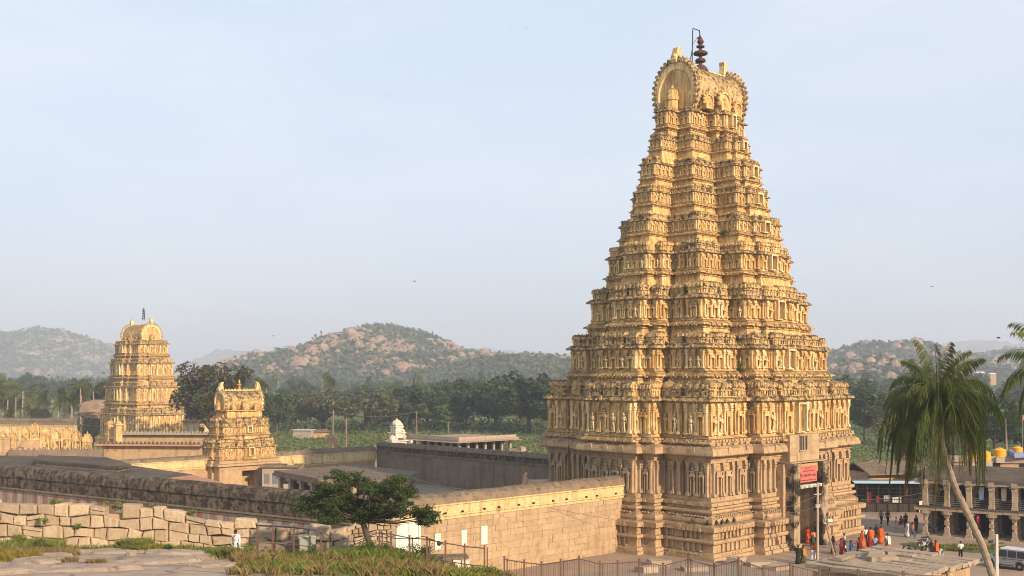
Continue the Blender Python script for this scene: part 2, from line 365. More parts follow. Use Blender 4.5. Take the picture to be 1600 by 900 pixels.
def tower_tier(root, t, sides, singles, style):
    """one storey: wall, ledge below, kapota cornice, parapet of little shrines, pilasters, reliefs"""
    a, b, z0, z1, z2, zp = t['a'], t['b'], t['z0'], t['z1'], t['z2'], t['zp']
    sx, sy = t['sx'], t['sy']; hw = z1 - z0; k = min(1.0, hw / 2.4); aw, bw = a - .45 * k, b - .45 * k
    lz = z0 - .12 * k; gf = t.get('flare', 0.0)
    prof = [(zp, -.05), (lz - .98 * k, -.05), (lz - .96 * k, .10 * k), (lz - .90 * k, .12 * k), (lz - .87 * k, .02), (lz - .76 * k, .02), (lz - .74 * k, .14 * k), (lz - .64 * k, .16 * k), (lz - .60 * k, .50 * k), (lz - .50 * k, .54 * k), (lz - .38 * k, .46 * k), (lz - .28 * k, .24 * k), (lz - .12 * k, .16 * k),
            (lz - .09 * k, .26 * k), (lz, .22 * k), (lz + .02, .1 * k), (z0 + .10 * k, .1 * k), (z0 + .12 * k, 0), (z1 - .30 * k, 0), (z1 - .28 * k, .08 * k), (z1 - .1 * k, .1 * k)]
    prof = [(z_, e_ + (gf * min(1, (lz + .02 - z_) / (lz - zp)) ** .6 if z_ < lz else 0)) for z_, e_ in prof]
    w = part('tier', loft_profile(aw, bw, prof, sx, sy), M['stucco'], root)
    cp = [(z1 - .14 * k, .06 * k), (z1 - .12 * k, .50 * k), (z1 - .02 * k, .54 * k), (z1 + .12 * k, .46 * k), (z1 + .24 * k, .28 * k), (z1 + .30 * k, .12 * k), (z1 + .32 * k, .2 * k), (z1 + .40 * k, .2 * k), (z1 + .42 * k, .1 * k)]
    part('cornice', loft_profile(aw, bw, cp, sx, sy), M['stucco_dark'], w)
    ed = edges_of(aw, bw, sx, sy, sides)
    mb = MB(); row_on(mb, ed, lz - .67 * k, .24 * k + gf * .8, .42 * k + .06, (.14 * k, .2 * k, .10 * k)); row_on(mb, ed, z1 - .19 * k, .18 * k, .36 * k + .05, (.12 * k, .2 * k, .10 * k))
    stuff(part('dentils', mb, M['stucco_pale'], w))
    mb = MB(); row_on(mb, ed, z1 + .10 * k, .46 * k, 1.15 * k + .1, (.34 * k, .16 * k, .38 * k), (.55, .4)); row_on(mb, ed, lz - .44 * k, .50 * k + gf * .62, .9 * k + .1, (.30 * k, .14 * k, .30 * k), (.5, .5)); row_on(mb, ed, z1 - .0 * k, .58 * k, .55 * k + .1, (.16 * k, .10 * k, .16 * k), (.5, .5))
    stuff(part('gable_ornaments', mb, M['stucco_dark'], w))
    acc_p, acc_n = (None, None) if singles else (MB(), MB())
    ph = hw - .40 * k; pw, pd = .40 * k, .34 * k
    for p, q, d, n, l in ed:
        if l < .5 * k: continue
        nb = max(1, int(round(l / (1.45 * k)))) if l > 1.0 * k else 1
        us = [i / nb for i in range(nb + 1)] if l > .8 * k else [.5]
        pos = [pw * .55 + (l - pw * 1.1) * u for u in us] if len(us) > 1 else [l / 2]
        for x in pos:
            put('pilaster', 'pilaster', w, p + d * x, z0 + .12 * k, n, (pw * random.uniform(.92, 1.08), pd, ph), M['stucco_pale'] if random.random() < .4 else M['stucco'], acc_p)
        for i in range(len(pos) - 1):
            gw = pos[i + 1] - pos[i] - pw * .6
            if gw < .3 * k: continue
            if t.get('door') and n.y < -.9 and abs((p + d * (pos[i] + pos[i + 1]) / 2).x) < t['door'] * 1.1 and abs(p.y) > bw + .3: continue
            c = p + d * ((pos[i] + pos[i + 1]) / 2)
            r = random.random()
            if r < (.5 if style == 'big' else .15): put('relief_figure', 'relief_figure', w, c, z0 + .2 * k, n, (min(gw, .95 * k), .62 * k, ph * random.uniform(.58, .68)), M['stucco_pale'], acc_n)
            else: put('niche', 'niche', w, c, z0 + .12 * k, n, (min(gw * .92, 1.0 * k), .46 * k, ph * random.uniform(.80, .92)), M['stucco'], acc_n)
    if acc_p is not None:
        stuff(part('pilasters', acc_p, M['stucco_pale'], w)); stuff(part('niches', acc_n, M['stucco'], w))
    # parapet shrines stand on the cornice, one for every bay
    zr = z1 + .40 * k; hp = (z2 - zr) * 1.12; dp = min(1.0, hp * .75)
    acc = None if singles or hp > .8 else MB()
    for p, q, d, n, l in ed:
        if l < .45 * k: continue
        lo = p + d * 0; c0 = (p + q) / 2 - n * (dp * .42); mm = M['stucco_dark'] if random.random() < (1.0 if style == 'stained' else .6) else M['stucco']
        m = 1 if l < 2.3 * dp else int(round(l / (1.9 * dp)))
        for i in range(m):
            c = p + d * (l * (i + .5) / m) - n * (dp * .40); ll = l / m
            kind = 'kuta' if ll < dp * 1.5 else 'shala'
            if random.random() < .04: continue
            put(kind, 'parapet_shrine', w, c, zr, n, (ll * .93, dp, hp * random.uniform(.82, 1.1)), mm, acc)
    if acc is not None and acc.v: stuff(part('parapet_shrines', acc, M['stucco_dark'], w))
    if t.get('door'):             # tall window opening in the middle of the entrance face
        yy = -(bw + max(o for _, _, o in sx)); dw, dh = t['door'], hw * .8
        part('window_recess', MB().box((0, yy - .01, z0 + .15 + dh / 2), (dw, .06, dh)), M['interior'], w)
        fr = MB()
        for s in (-1, 1): fr.box((s * (dw / 2 + .09), yy - .28, z0 + .15 + dh / 2), (.18, .60, dh))
        fr.box((0, yy - .28, z0 + .24 + dh), (dw + .42, .62, .18)); fr.box((0, yy - .18, z0 + .09), (dw + .42, .42, .12))
        part('window_frame', fr, M['stucco_pale'], w)
    return w

def barrel_vault(root, a, b, zb, zt, z_neck, mat_roof, beads=26, horns=True, nasis=3, hor_sc=1.0):
    """the wagon roof: horseshoe section along x, gables at both ends with flame beads, horns, side dormers"""
    v_root = None; Rr = (zt - zb); n = 28; sec = []
    for i in range(n + 1):
        t = math.radians(-38 + (180 + 76) * i / n); sec.append((math.cos(t), math.sin(t)))
    zc = zb + Rr * .40; ry = b; rz_ = zt - zc
    pts = [(-c * ry, zc + s * rz_ if s > 0 else zc + s * (zc - zb) / .616) for c, s in sec]
    body = MB().loft([[(x, y * k, zb + (z - zb) * k) for y, z in pts] for x, k in ((-a, .96), (-a * .5, .95), (0, .95), (a * .5, .95), (a, .96))])
    w = part('vault_roof', body, mat_roof, root)
    for s in (-1, 1):
        rim = MB(); rings = []
        for dx, k in ((0, .95), (.10, 1.0), (.34, 1.0), (.42, .93), (.42, .82), (.24, .80), (0.24, .76)):
            rings.append([(s * (a - .1 + dx), y * k, zb + (z - zb) * (k if k > .9 else k)) for y, z in pts])
        rim.loft(rings, (False, False), closed=False)
        g = part('gable', rim, M['stucco_pale'], root)
        part('gable_panel', MB().loft([[(s * (a + .16), y * .79, zb + (z - zb) * .79) for y, z in pts], [(s * (a + .10), y * .79, zb + (z - zb) * .79) for y, z in pts]]), M['stucco'], g)
        fl = MB()
        for i in range(beads + 1):
            t = math.radians(-34 + (180 + 68) * i / beads); c, q = math.cos(t), math.sin(t)
            y = -c * ry * 1.02; z = zb + (zc - zb + (q * rz_ * 1.0 if q > 0 else q * (zc - zb) / .616)) * 1.0
            r = .26 * Rr / 5.0
            fl.ball((s * (a + .15), y, z), (r * 1.0, r * 1.2, r * 1.2), 7, 5); fl.ball((s * (a + .15), y - c * r * 1.2, z + max(q, -.2) * r * 1.2), (r * .6, r * .65, r * .65), 6, 4)
        part('flame_beads', fl, M['stucco_dark'], g)
        # turret standing in front of the gable
        tu = MB(); tz = zb; k = Rr / 5.2
        tu.lathe([(.62 * k, 0), (.62 * k, .9 * k), (.72 * k, .95 * k), (.66 * k, 1.05 * k), (.72 * k, 1.25 * k), (.60 * k, 1.5 * k), (.66 * k, 1.7 * k), (.5 * k, 2.0 * k), (.2 * k, 2.25 * k), (.1 * k, 2.5 * k)], 10, (s * (a + .55 * k + .2), 0, tz))
        part('gable_turret', tu, M['stucco'], g)
        if horns:
            hn = MB(); k = Rr / 5.2 * hor_sc
            prof = [(-.55, 0), (-.75, .4), (-.62, .8), (-.45, 1.2), (-.35, 1.7), (-.1, 2.05), (.35, 2.2), (.55, 2.1), (.35, 1.7), (.42, 1.2), (.5, .6), (.55, 0)]
            hn.loft([[(s * (a + .05) + s * -x * k, yy * k, zt - .35 * k + z * k) for x, z in prof] for yy in (-.42, -.32, .32, .42)])
            hn.ball((s * (a + .55 * k), 0, zt + .55 * k), (.35 * k, .45 * k, .3 * k), 7, 5)
            part('horn', hn, M['stucco_pale'], root)
    rd = MB(); m = int(a * 2 / .5)
    for i in range(m):
        x = -a + (i + .5) * 2 * a / m; rd.ball((x, 0, zt - .05), (.16, .22, .2), 6, 4)
    rd.box((0, 0, zt - .14), (2 * a - .4, .5, .2)); part('ridge_crest', rd, M['stucco_pale'], root)
    for sgn in (-1, 1):
        for i in range(nasis):
            x = 0 if nasis == 1 else -a * .62 + i * (a * 1.24) / (nasis - 1); k = (1.0 if abs(x) < .1 else .72) * Rr / 5.2
            ns = MB()
            ns.lathe([(1.0 * k, 0), (1.08 * k, .18), (1.0 * k, .4), (.78 * k, .44), (.74 * k, .3), (.7 * k, .3)], 14)
            ns.xf(Matrix.Translation((x, sgn * (b * .93 + .55 * k), zb + 1.15 * k)) @ Matrix.Rotation(math.radians(90 * sgn * -1), 4, 'X') @ Matrix.Translation((0, 0, -.2)))
            for j in range(9):
                t = math.radians(-20 + 220 * j / 8); ns.ball((x - math.cos(t) * 1.12 * k, sgn * (b * .93 + .62 * k), zb + 1.15 * k + math.sin(t) * 1.12 * k), .2 * k, 6, 4)
            ns.box((x, sgn * (b * .93 + .2 * k), zb + .55 * k), (1.7 * k, 1.3 * k, 1.1 * k)); ns.ball((x, sgn * (b * .93 + .75 * k), zb + 1.0 * k), (.4 * k, .3 * k, .55 * k), 8, 5)
            part('dormer', ns, M['stucco'], root)
def kalasha(root, x, y, z, h, mat, name='finial'):
    k = h / 4.0
    pr = [(1.0, 0), (.98, .15), (.8, .45), (.45, .75), (.25, .8), (.2, .95), (.62, 1.15), (.66, 1.3), (.55, 1.45), (.2, 1.6), (.2, 1.75), (.85, 1.95), (.9, 2.1), (.75, 2.25), (.2, 2.45), (.18, 2.6), (.5, 2.75), (.5, 2.9), (.2, 3.05), (.42, 3.3), (.36, 3.5), (.16, 3.8), (.03, 4.05)]
    return part(name, MB().lathe([(r * k * .9, zz * k) for r, zz in pr], 14, (x, y, z)), mat, root, smooth=False)
# ---------------------------------------------------------------- ground
def smooth(a, b, x): t = np.clip((x - a) / (b - a), 0, 1); return t * t * (3 - 2 * t)
_ph = rng.uniform(0, 6.28, (12, 2)); _fr = rng.normal(size=(12, 2)) * .22
def wob(x, y): return sum(np.sin(x * _fr[i, 0] + y * _fr[i, 1] + _ph[i, 0]) for i in range(12)) / 6
def zg(x, y):
    """terrain: the rocky hill the photographer stands on falls to the temple plaza (z = 0)"""
    x = np.asarray(x, float); y = np.asarray(y, float)
    w = smooth(-8, 4, x + (y - 62) * .12)                       # 0 on the granite shelf, 1 above the plaza
    left = np.interp(y, [-60, 0, 30, 52, 58, 66, 74, 80, 88, 96, 108], [15, 15.6, 10.5, 7.3, 6.7, 6.25, 5.75, 4.9, 2.8, 1.0, 0])
    right = np.interp(y, [-60, 0, 30, 52, 59, 62, 66, 74, 84, 92, 98], [15, 15.6, 10.2, 6.4, 5.7, 5.3, 3.9, 2.1, .8, .2, 0])
    z = left * (1 - w) + right * w
    z = z + .10 * wob(x * 3, y * 3) * smooth(3, 6, z) * smooth(8, 25, y)
    far = smooth(220, 420, y)
    return z - far * 1.5 + .0 * x
def axis_pts(cuts):
    r = []
    for a, b, s in cuts: r += list(np.arange(a, b, s))
    return np.array(r + [cuts[-1][1]])
gx = axis_pts([(-7000, -600, 400), (-600, -100, 20), (-100, 80, 1.0), (80, 600, 20), (600, 7000, 400)])
gy = axis_pts([(-400, 0, 40), (0, 40, 4), (40, 120, 1.0), (120, 300, 6), (300, 1000, 25), (1000, 9000, 400)])
XX, YY = np.meshgrid(gx, gy); ZZ = zg(XX, YY)
nx, ny = len(gx), len(gy)
me = bpy.data.meshes.new('ground')
idx = np.arange(nx * ny).reshape(ny, nx)
Q = np.stack([idx[:-1, :-1], idx[:-1, 1:], idx[1:, 1:], idx[1:, :-1]], -1).reshape(-1, 4)
me.vertices.add(nx * ny); me.vertices.foreach_set('co', np.stack([XX, YY, ZZ], -1).reshape(-1).astype(np.float32))
me.loops.add(len(Q) * 4); me.loops.foreach_set('vertex_index', Q.reshape(-1).astype(np.int32))
me.polygons.add(len(Q)); me.polygons.foreach_set('loop_start', np.arange(0, len(Q) * 4, 4, dtype=np.int32)); me.polygons.foreach_set('loop_total', np.full(len(Q), 4, dtype=np.int32))
me.update(calc_edges=True); me.polygons.foreach_set('use_smooth', [True] * len(Q))
# what the ground is made of: 0 earth, 1 rock, and a grass share
at = me.attributes.new('rock', 'FLOAT', 'POINT'); ag = me.attributes.new('grass', 'FLOAT', 'POINT')
rock = smooth(3.5, 5.2, ZZ); grass = smooth(205, 245, YY) + smooth(60, 30, YY) * .3
grass = np.maximum(grass, rock * smooth(-16, -9, XX) * smooth(56, 60, YY)); grass = np.maximum(grass, rock * smooth(-40, -20, XX) * smooth(67, 70, YY) * .7)
grass = np.maximum(grass, smooth(.5, 2, ZZ) * (1 - rock) * .8)
at.data.foreach_set('value', rock.reshape(-1).astype(np.float32)); ag.data.foreach_set('value', np.clip(grass, 0, 1).reshape(-1).astype(np.float32))
m = mat_new('ground'); g = N(m); geo = g.n('ShaderNodeNewGeometry'); pos = geo.outputs['Position']
n1 = g.noise(pos, .35, 6, .6); n2 = g.noise(pos, 2.2, 6, .65); n3 = g.noise(g.scale(pos, (.5, 1.6, 1.0)), .8, 6, .6); nf = g.noise(pos, .02, 5, .6)
earth = g.mix(g.ramp(n1, .3, .7), (.27, .185, .13), (.35, .25, .18)); earth = g.mix(g.ramp(g.noise(pos, .09, 5, .6), .42, .58), earth, (.235, .195, .16)); earth = g.mix(g.ramp(n2, .45, .8, (0, 0, 0, 1), (.5,) * 3 + (1,)), earth, (.22, .165, .125))
rk = g.mix(g.ramp(n3, .3, .68), (.255, .195, .15), (.37, .285, .22)); rk = g.mix(g.ramp(n2, .55, .8, (0, 0, 0, 1), (.7,) * 3 + (1,)), rk, (.17, .135, .11)); vo = g.n('ShaderNodeTexVoronoi', feature='DISTANCE_TO_EDGE'); vo.inputs['Scale'].default_value = .35; g.l(g.scale(pos, (.6, 1.5, 1)), vo.inputs['Vector']); rk = g.mix(g.ramp(g.math('ADD', vo.outputs['Distance'], g.math('MULTIPLY', n2, .06)), .03, .07, (.75, .75, .75, 1), (0, 0, 0, 1)), rk, (.12, .095, .075)); rk = g.mix(g.ramp(n1, .6, .75, (0, 0, 0, 1), (.6,) * 3 + (1,)), rk, (.24, .205, .18))
gr = g.mix(g.ramp(nf, .35, .65), (.10, .125, .035), (.155, .165, .055)); gr = g.mix(g.ramp(n1, .5, .8, (0, 0, 0, 1), (.6,) * 3 + (1,)), gr, (.15, .12, .055))
ar = g.n('ShaderNodeAttribute', attribute_name='rock'); agn = g.n('ShaderNodeAttribute', attribute_name='grass')
c = g.mix(ar.outputs['Fac'], earth, rk); gf = g.ramp(g.math('ADD', g.math('MULTIPLY', agn.outputs['Fac'], 1.25), g.math('SUBTRACT', n2, .62)), .35, .6)
c = g.mix(gf, c, gr); g.finish(c, .95, g.math('ADD', n2, n3), .55, .08, spec=.1)
me.materials.append(m); tag(structure(link('ground', me)), 'packed earth plaza, granite shelf and green plain under the temple')

# ---------------------------------------------------------------- the great gateway tower
CT = Vector((20.85, 120, 0))
TOWER = thing('gateway_tower', 'towering golden gateway tower with nine carved storeys and a barrel roof above the plaza', 'temple tower', CT, TH)
SX0 = lambda pi, p, wi, wd: mirror([(-1, -.72, 0), (-.72, -.69, -.45), (-.69, -wi - .07, -.12), (-wi - .07, -wi, -.5), (-wi, -wd, pi), (-wd, 0, p)])
SY0 = lambda p, wc: mirror([(-1, -.74, 0), (-.74, -.69, -.45), (-.69, -.56, -.1), (-.56, -wc - .15, -.4), (-wc - .15, -wc, p * .55), (-wc, 0, p)])
SX1 = lambda pi, p, wi, wd: mirror([(-1, -wi, 0), (-wi, -wd, pi), (-wd, 0, p)])
SY1 = lambda p, wc: mirror([(-1, -wc, 0), (-wc, 0, p)])
# stone storey: lower part holds the passage, upper part carries the great eave
a, b = 13.0, 10.65; pi_, p_ = 1.1, 1.5
AL = 3.65 / a
sx_lo = mirror([(-1, -.72, 0), (-.72, -.69, -.45), (-.69, -.54, -.12), (-.54, -.47, -.5), (-.47, -AL, pi_), (-AL, 0, -6.5)])
sx_hi = SX0(pi_, pi_ + .01, .47, .26); sy_s = SY0(2.0, .29)
lo = [(0, 1.5), (.34, 1.5), (.36, 1.3), (.66, 1.25), (.74, 1.02), (1.52, 1.02), (1.56, 1.30), (1.72, 1.36), (1.92, 1.3), (1.96, 1.02), (2.66, 1.02), (2.70, 1.38), (3.16, 1.44), (3.26, 1.2), (3.30, .72), (3.5, .8), (3.8, .78), (4.05, .5), (4.1, .36), (4.2, .36), (4.26, .55), (4.4, .64), (4.62, .6), (4.66, .3), (4.92, .26), (4.96, .5), (5.3, .52), (5.36, .2), (5.78, .22), (5.86, 0), (8.6, 0)]
st = part('stone_storey', loft_profile(a, b, lo, sx_lo, sy_s), M['granite'], TOWER)
hi = [(8.6, 0), (9.0, 0), (9.06, .14), (9.3, .14), (9.34, .24), (9.72, .28)]
part('architrave', loft_profile(a, b, hi, sx_hi, sy_s), M['granite'], st)
part('eave', loft_profile(a, b, [(9.72, .28), (9.76, .92), (9.86, 1.0), (10.1, .98), (10.45, .84), (10.7, .55), (10.74, .34), (11.02, .34), (11.06, .46), (11.3, .44), (11.34, .1)], sx_hi, sy_s), M['granite'], st)
ed = [e for e in edges_of(a, b, sx_lo, sy_s, 'fe') if not (e[0].y > -(b - 1.2) and abs(e[0].x) < 4.2)]
ed_hi = edges_of(a, b, sx_hi, sy_s, 'fe')
mb = MB(); row_on(mb, ed, 2.93, 1.44, .46, (.34, .14, .44), (.5, .6)); stuff(part('lotus_petals', mb, M['granite'], st))
mb = MB(); row_on(mb, ed, 1.13, 1.10, .62, (.22, .22, .78)); row_on(mb, ed, 2.31, 1.10, .55, (.2, .24, .68)); row_on(mb, ed, .5, 1.3, .5, (.3, .1, .14)); stuff(part('dwarf_pilasters', mb, M['granite_b'], st))
mb = MB(); row_on(mb, ed_hi, 10.3, .95, 1.9, (.6, .16, .6), (.6, .5)); row_on(mb, ed_hi, 10.88, .42, .8, (.3, .3, .24)); row_on(mb, ed_hi, 11.2, .5, .5, (.2, .14, .2)); stuff(part('eave_ornaments', mb, M['granite'], st))
mb = MB(); row_on(mb, ed, 4.02, .66, .35, (.2, .2, .14)); row_on(mb, ed, 5.13, .52, 1.1, (.5, .12, .26), (.7, .7)); stuff(part('moulding_studs', mb, M['granite_b'], st))
for p, q, d, n, l in ed:
    if l < .7: continue
    nb = max(1, int(round(l / 1.6))); pos = [.3 + (l - .6) * i / nb for i in range(nb + 1)] if l > 1.0 else [l / 2]
    for x in pos: put('pilaster', 'pilaster', st, p + d * x, 5.84, n, (.38, .40, 3.25), M['granite_b'])
    for i in range(len(pos) - 1):
        if pos[i + 1] - pos[i] > .95: put('niche', 'niche', st, p + d * ((pos[i] + pos[i + 1]) / 2), 5.84, n, ((pos[i + 1] - pos[i] - .5) * .95, .5, 2.95), M['granite'])
# passage and porch
pg = part('passage', MB().box((-2.9, -(b - 2.4), 4.28), (1.5, 9.0, 8.55)).box((2.9, -(b - 2.4), 4.28), (1.5, 9.0, 8.55)), M['granite'], st)
yb = -(b + pi_)
po = MB()
for s in (-1, 1): po.box((s * 2.7, yb - 1.25, 4.2), (1.1, 1.5, 8.4)); po.box((s * 2.7, yb - 1.25, 8.5), (1.35, 1.75, .3)); po.box((s * 2.7, yb - 1.3, .3), (1.3, 1.8, .6)); po.box((s * 2.7, yb - 1.28, 7.9), (1.2, 1.62, .3))
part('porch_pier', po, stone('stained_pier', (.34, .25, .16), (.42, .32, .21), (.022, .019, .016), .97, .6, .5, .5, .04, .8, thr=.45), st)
part('porch_lintel', MB().box((0, yb - .9, 8.05), (4.3, 1.2, .9)).box((0, yb - .8, 8.72), (6.9, 2.0, .12)), M['granite'], st)
cn = MB(); cn.box((0, yb - 1.75, 6.36), (4.2, .5, .06))
for i in range(17): cn.box((-1.95 + i * .243, yb - 1.98, 6.22), (.12, .03, .26), top=(1, 1))
part('awning_fringe', cn, M['whitewash'], st)
# gate leaves inside
gl = MB()
for s in (-1, 1): gl.box((s * 1.35, -(b - 3.2), 3.0), (.9, .15, 6.0))
part('gate_leaf', gl, M['wood'], st)
# wall with barred window over the porch
db = MB().box((0, yb - .35, 10.1), (5.6, 1.7, 2.75)); part('window_wall', db, M['granite_b'], st)
for i in range(4):
    for r in range(4):
        if abs(-2.1 + i * 1.4 + .2) < 1.0 and r in (1, 2, 3): continue
        part('stone_block', MB().box((-2.1 + i * 1.4, yb - 1.21, 9.06 + r * .68), (1.36, .05, .65), jit=.01), M['granite_b'], st)
part('window_recess', MB().box((-.2, yb - 1.2, 10.6), (1.5, .06, 1.5)), M['dark'], st)
wb = MB(); wb.box((-.2, yb - 1.26, 10.6), (.1, .1, 1.5))
for i in range(5): wb.box((-.8 + i * .3, yb - 1.25, 10.6), (.05, .06, 1.5))
wb.box((-.2, yb - 1.25, 11.38), (1.7, .14, .1)); wb.box((-.2, yb - 1.25, 9.82), (1.7, .14, .1)); part('window_bars', wb, M['pillar'], st)

TIERS = [dict(a=13.6, b=11.0, z0=11.6, z1=15.05, z2=16.9, p=1.7, pe=2.2, wi=.47, wc=.28), dict(a=11.75, b=9.25, z0=18.05, z1=20.3, z2=21.8, p=2.2, pe=2.5, wi=.47, wc=.27),
         dict(a=10.14, b=7.76, z0=23.2, z1=25.35, z2=26.9, p=2.4, pe=2.7, wi=.49, wc=.25), dict(a=8.7, b=6.34, z0=28.4, z1=30.1, z2=31.35, p=2.9, pe=2.8, wi=.5, wc=.25),
         dict(a=7.75, b=5.3, z0=32.4, z1=33.55, z2=34.4, p=3.0, pe=3.0, wi=.52, wc=.25), dict(a=6.9, b=4.3, z0=35.5, z1=36.6, z2=37.5, p=3.15, pe=3.1, wi=.43, wc=.26),
         dict(a=6.3, b=3.75, z0=38.4, z1=39.6, z2=40.4, p=3.1, pe=3.0, wi=.38, wc=.26), dict(a=5.5, b=3.0, z0=41.5, z1=42.35, z2=43.1, p=2.5, pe=2.5, wi=.38, wc=.28),
         dict(a=5.2, b=2.6, z0=44.1, z1=45.55, z2=46.0, p=1.6, pe=1.8, wi=.38, wc=.3)]
zp = 11.34
for i, t in enumerate(TIERS):
    if i < 4: t['sx'] = SX0(t['p'] - .6, t['p'], t['wi'], .23); t['sy'] = SY0(t['pe'], t['wc'])
    else: t['sx'] = SX1(t['p'] - .5, t['p'], t['wi'], .2); t['sy'] = SY1(t['pe'], t['wc'])
    t['flare'] = 0 if i == 0 else .38 * (TIERS[i - 1]['a'] - t['a']); t['zp'] = zp; t['door'] = (1.25, 1.05, 1.0, .85, .75, .7, .65, .5, .45)[i]
    w = tower_tier(TOWER, t, 'fe', i < 4, 'big' if i < 2 else 'mid')
    zp = t['z1'] + .38 * min(1, (t['z1'] - t['z0']) / 2.4)
barrel_vault(TOWER, 4.3, 2.72, 45.95, 51.4, 46, M['stucco_dark'], 26, True, 3, .78)
kalasha(TOWER, 0, 0, 51.0, 4.0, M['copper'])
lp = MB(); lp.tube([(-.9, .5, 50.6), (-.75, .5, 55.6), (-.7, .5, 55.8), (.45, .45, 55.8), (.5, .45, 55.3)], .06, 6); lp.tube([(-1.7, .5, 50.4), (-.8, .5, 53.6)], .05, 5); lp.tube([(-.9, .5, 52), (-.1, .3, 52)], .05, 5); lp.tube([(-.8, .5, 54), (.1, .45, 55)], .03, 5)
lo_ = part('roof_lamp', lp, M['black_iron']); lo_.location = CT; lo_.rotation_euler[2] = TH; tag(lo_, 'black bracket lamp pole beside the finial on the tallest tower', 'lamp')
part('lamp_shade', MB().lathe([(.05, .0), (.1, -.1), (.3, -.35), (.28, -.36), (.12, -.5), (.06, -.55)], 10, (.5, .45, 55.3)), M['black_iron'], lo_)
# red signboard on the lintel
sg = thing('signboard', 'red signboard with dark lettering over the tower entrance', 'sign', CT, TH)
part('board', MB().box((-.05, yb - 1.66, 7.45), (3.15, .1, 1.6)), plain('sign_red', (.50, .13, .10), .6), sg)
lt = MB()
for z, h, x0, x1, st_ in ((8.08, .13, -.7, .5, .13), (7.80, .16, -1.0, .9, .15), (7.38, .34, -1.1, 1.35, .26), (6.86, .15, -1.5, 1.3, .14)):
    x = x0
    while x < x1:
        w_ = st_ * random.uniform(.5, .95); lt.box((x - .05, yb - 1.722, z), (w_, .012, h * .16)) ; lt.box((x - .05 + w_ * .2, yb - 1.722, z - h * .25), (w_ * .2, .012, h * .6))
        if random.random() < .7: lt.box((x - .05 - w_ * .2, yb - 1.722, z - h * .3), (w_ * .25, .012, h * .35))
        if random.random() < .4: lt.box((x - .05, yb - 1.722, z + h * .25), (w_ * .5, .012, h * .2))
        x += w_ + st_ * (.12 if random.random() < .8 else .5)
lt.box((-1.5, yb - 1.722, 7.38), (.2, .012, .36)); stuff(part('lettering', lt, plain('sign_ink', (.10, .02, .05), .6), sg))
# ---------------------------------------------------------------- smaller towers
def small_tower(name, label, C, rz, tiers, vault, base=None, sides='fe', singles=False, fin=None, base_mat='stucco', roofmat='stucco_dark', door=None):
    T = thing(name, label, 'temple tower', C, rz); zp = base[0] if base else tiers[0]['z0'] - .8
    if base: part('stone_storey', base[1], M[base_mat], T)
    for i, t in enumerate(tiers):
        t['flare'] = 0 if i == 0 else (.1 if singles else .4) * (tiers[i - 1]['a'] - t['a']); t['zp'] = zp; t['door'] = t.get('door', 0)
        tower_tier(T, t, sides, singles, 'stained' if singles else 'mid'); zp = t['z1'] + .38 * min(1, (t['z1'] - t['z0']) / 2.4)
    barrel_vault(T, *vault[:2], vault[2], vault[3], 0, M[roofmat], vault[4], True, vault[5], vault[6])
    if fin: kalasha(T, 0, 0, vault[3] - .2, fin[0], fin[1])
    return T
# five-storey tower: its long side lies across the axis of the great one
SXK = lambda p: mirror([(-1, -.45, 0), (-.45, -.2, p * .5), (-.2, 0, p)])
SYK = lambda p: mirror([(-1, -.4, 0), (-.4, 0, p)])
ck = P(221, 640, 268); ck.z = 0
kt = [dict(a=10.6, b=6.3, z0=3.3, z1=8.0, z2=9.8, p=.9, pe=.6), dict(a=9.3, b=5.5, z0=11.2, z1=14.6, z2=16.0, p=1.0, pe=.7), dict(a=8.2, b=4.8, z0=17.4, z1=20.4, z2=21.6, p=1.1, pe=.7),
      dict(a=7.1, b=4.0, z0=22.8, z1=25.0, z2=26.0, p=1.1, pe=.7)]
for t, dr in zip(kt, (1.4, 1.2, 1.1, .9)): t['sx'] = SXK(t['p']); t['sy'] = SYK(t['pe']); t['door'] = dr
kb = loft_profile(10.8, 6.5, [(0, .6), (.6, .6), (.7, .3), (1.6, .3), (1.7, .5), (2.0, .5), (2.1, 0), (2.5, 0)], SXK(.9), SYK(.6))
KT = small_tower('temple_tower', 'golden five-storey tower before the hazy grey hill, inside the walled court', ck, TH - math.pi / 2, kt, (5.2, 2.6, 25.5, 30.0, 18, 3, .9), (2.5, kb), 'rf', roofmat='stucco')
# (its camera sides are the front -y and the +x end once turned)
fk = thing('roof_lamp', 'thin dark lamp mast standing on the five-storey tower roof', 'lamp', ck, TH)
mb = MB(); mb.tube([(.3, 0, 31), (.6, 0, 34.2)], .09, 6); mb.tube([(.9, 0, 31), (.6, 0, 34.2)], .09, 6)
for i in range(6): mb.box((.55, 0, 31.5 + i * .42), (.75, .16, .2))
part('mast', mb, M['black_iron'], fk)

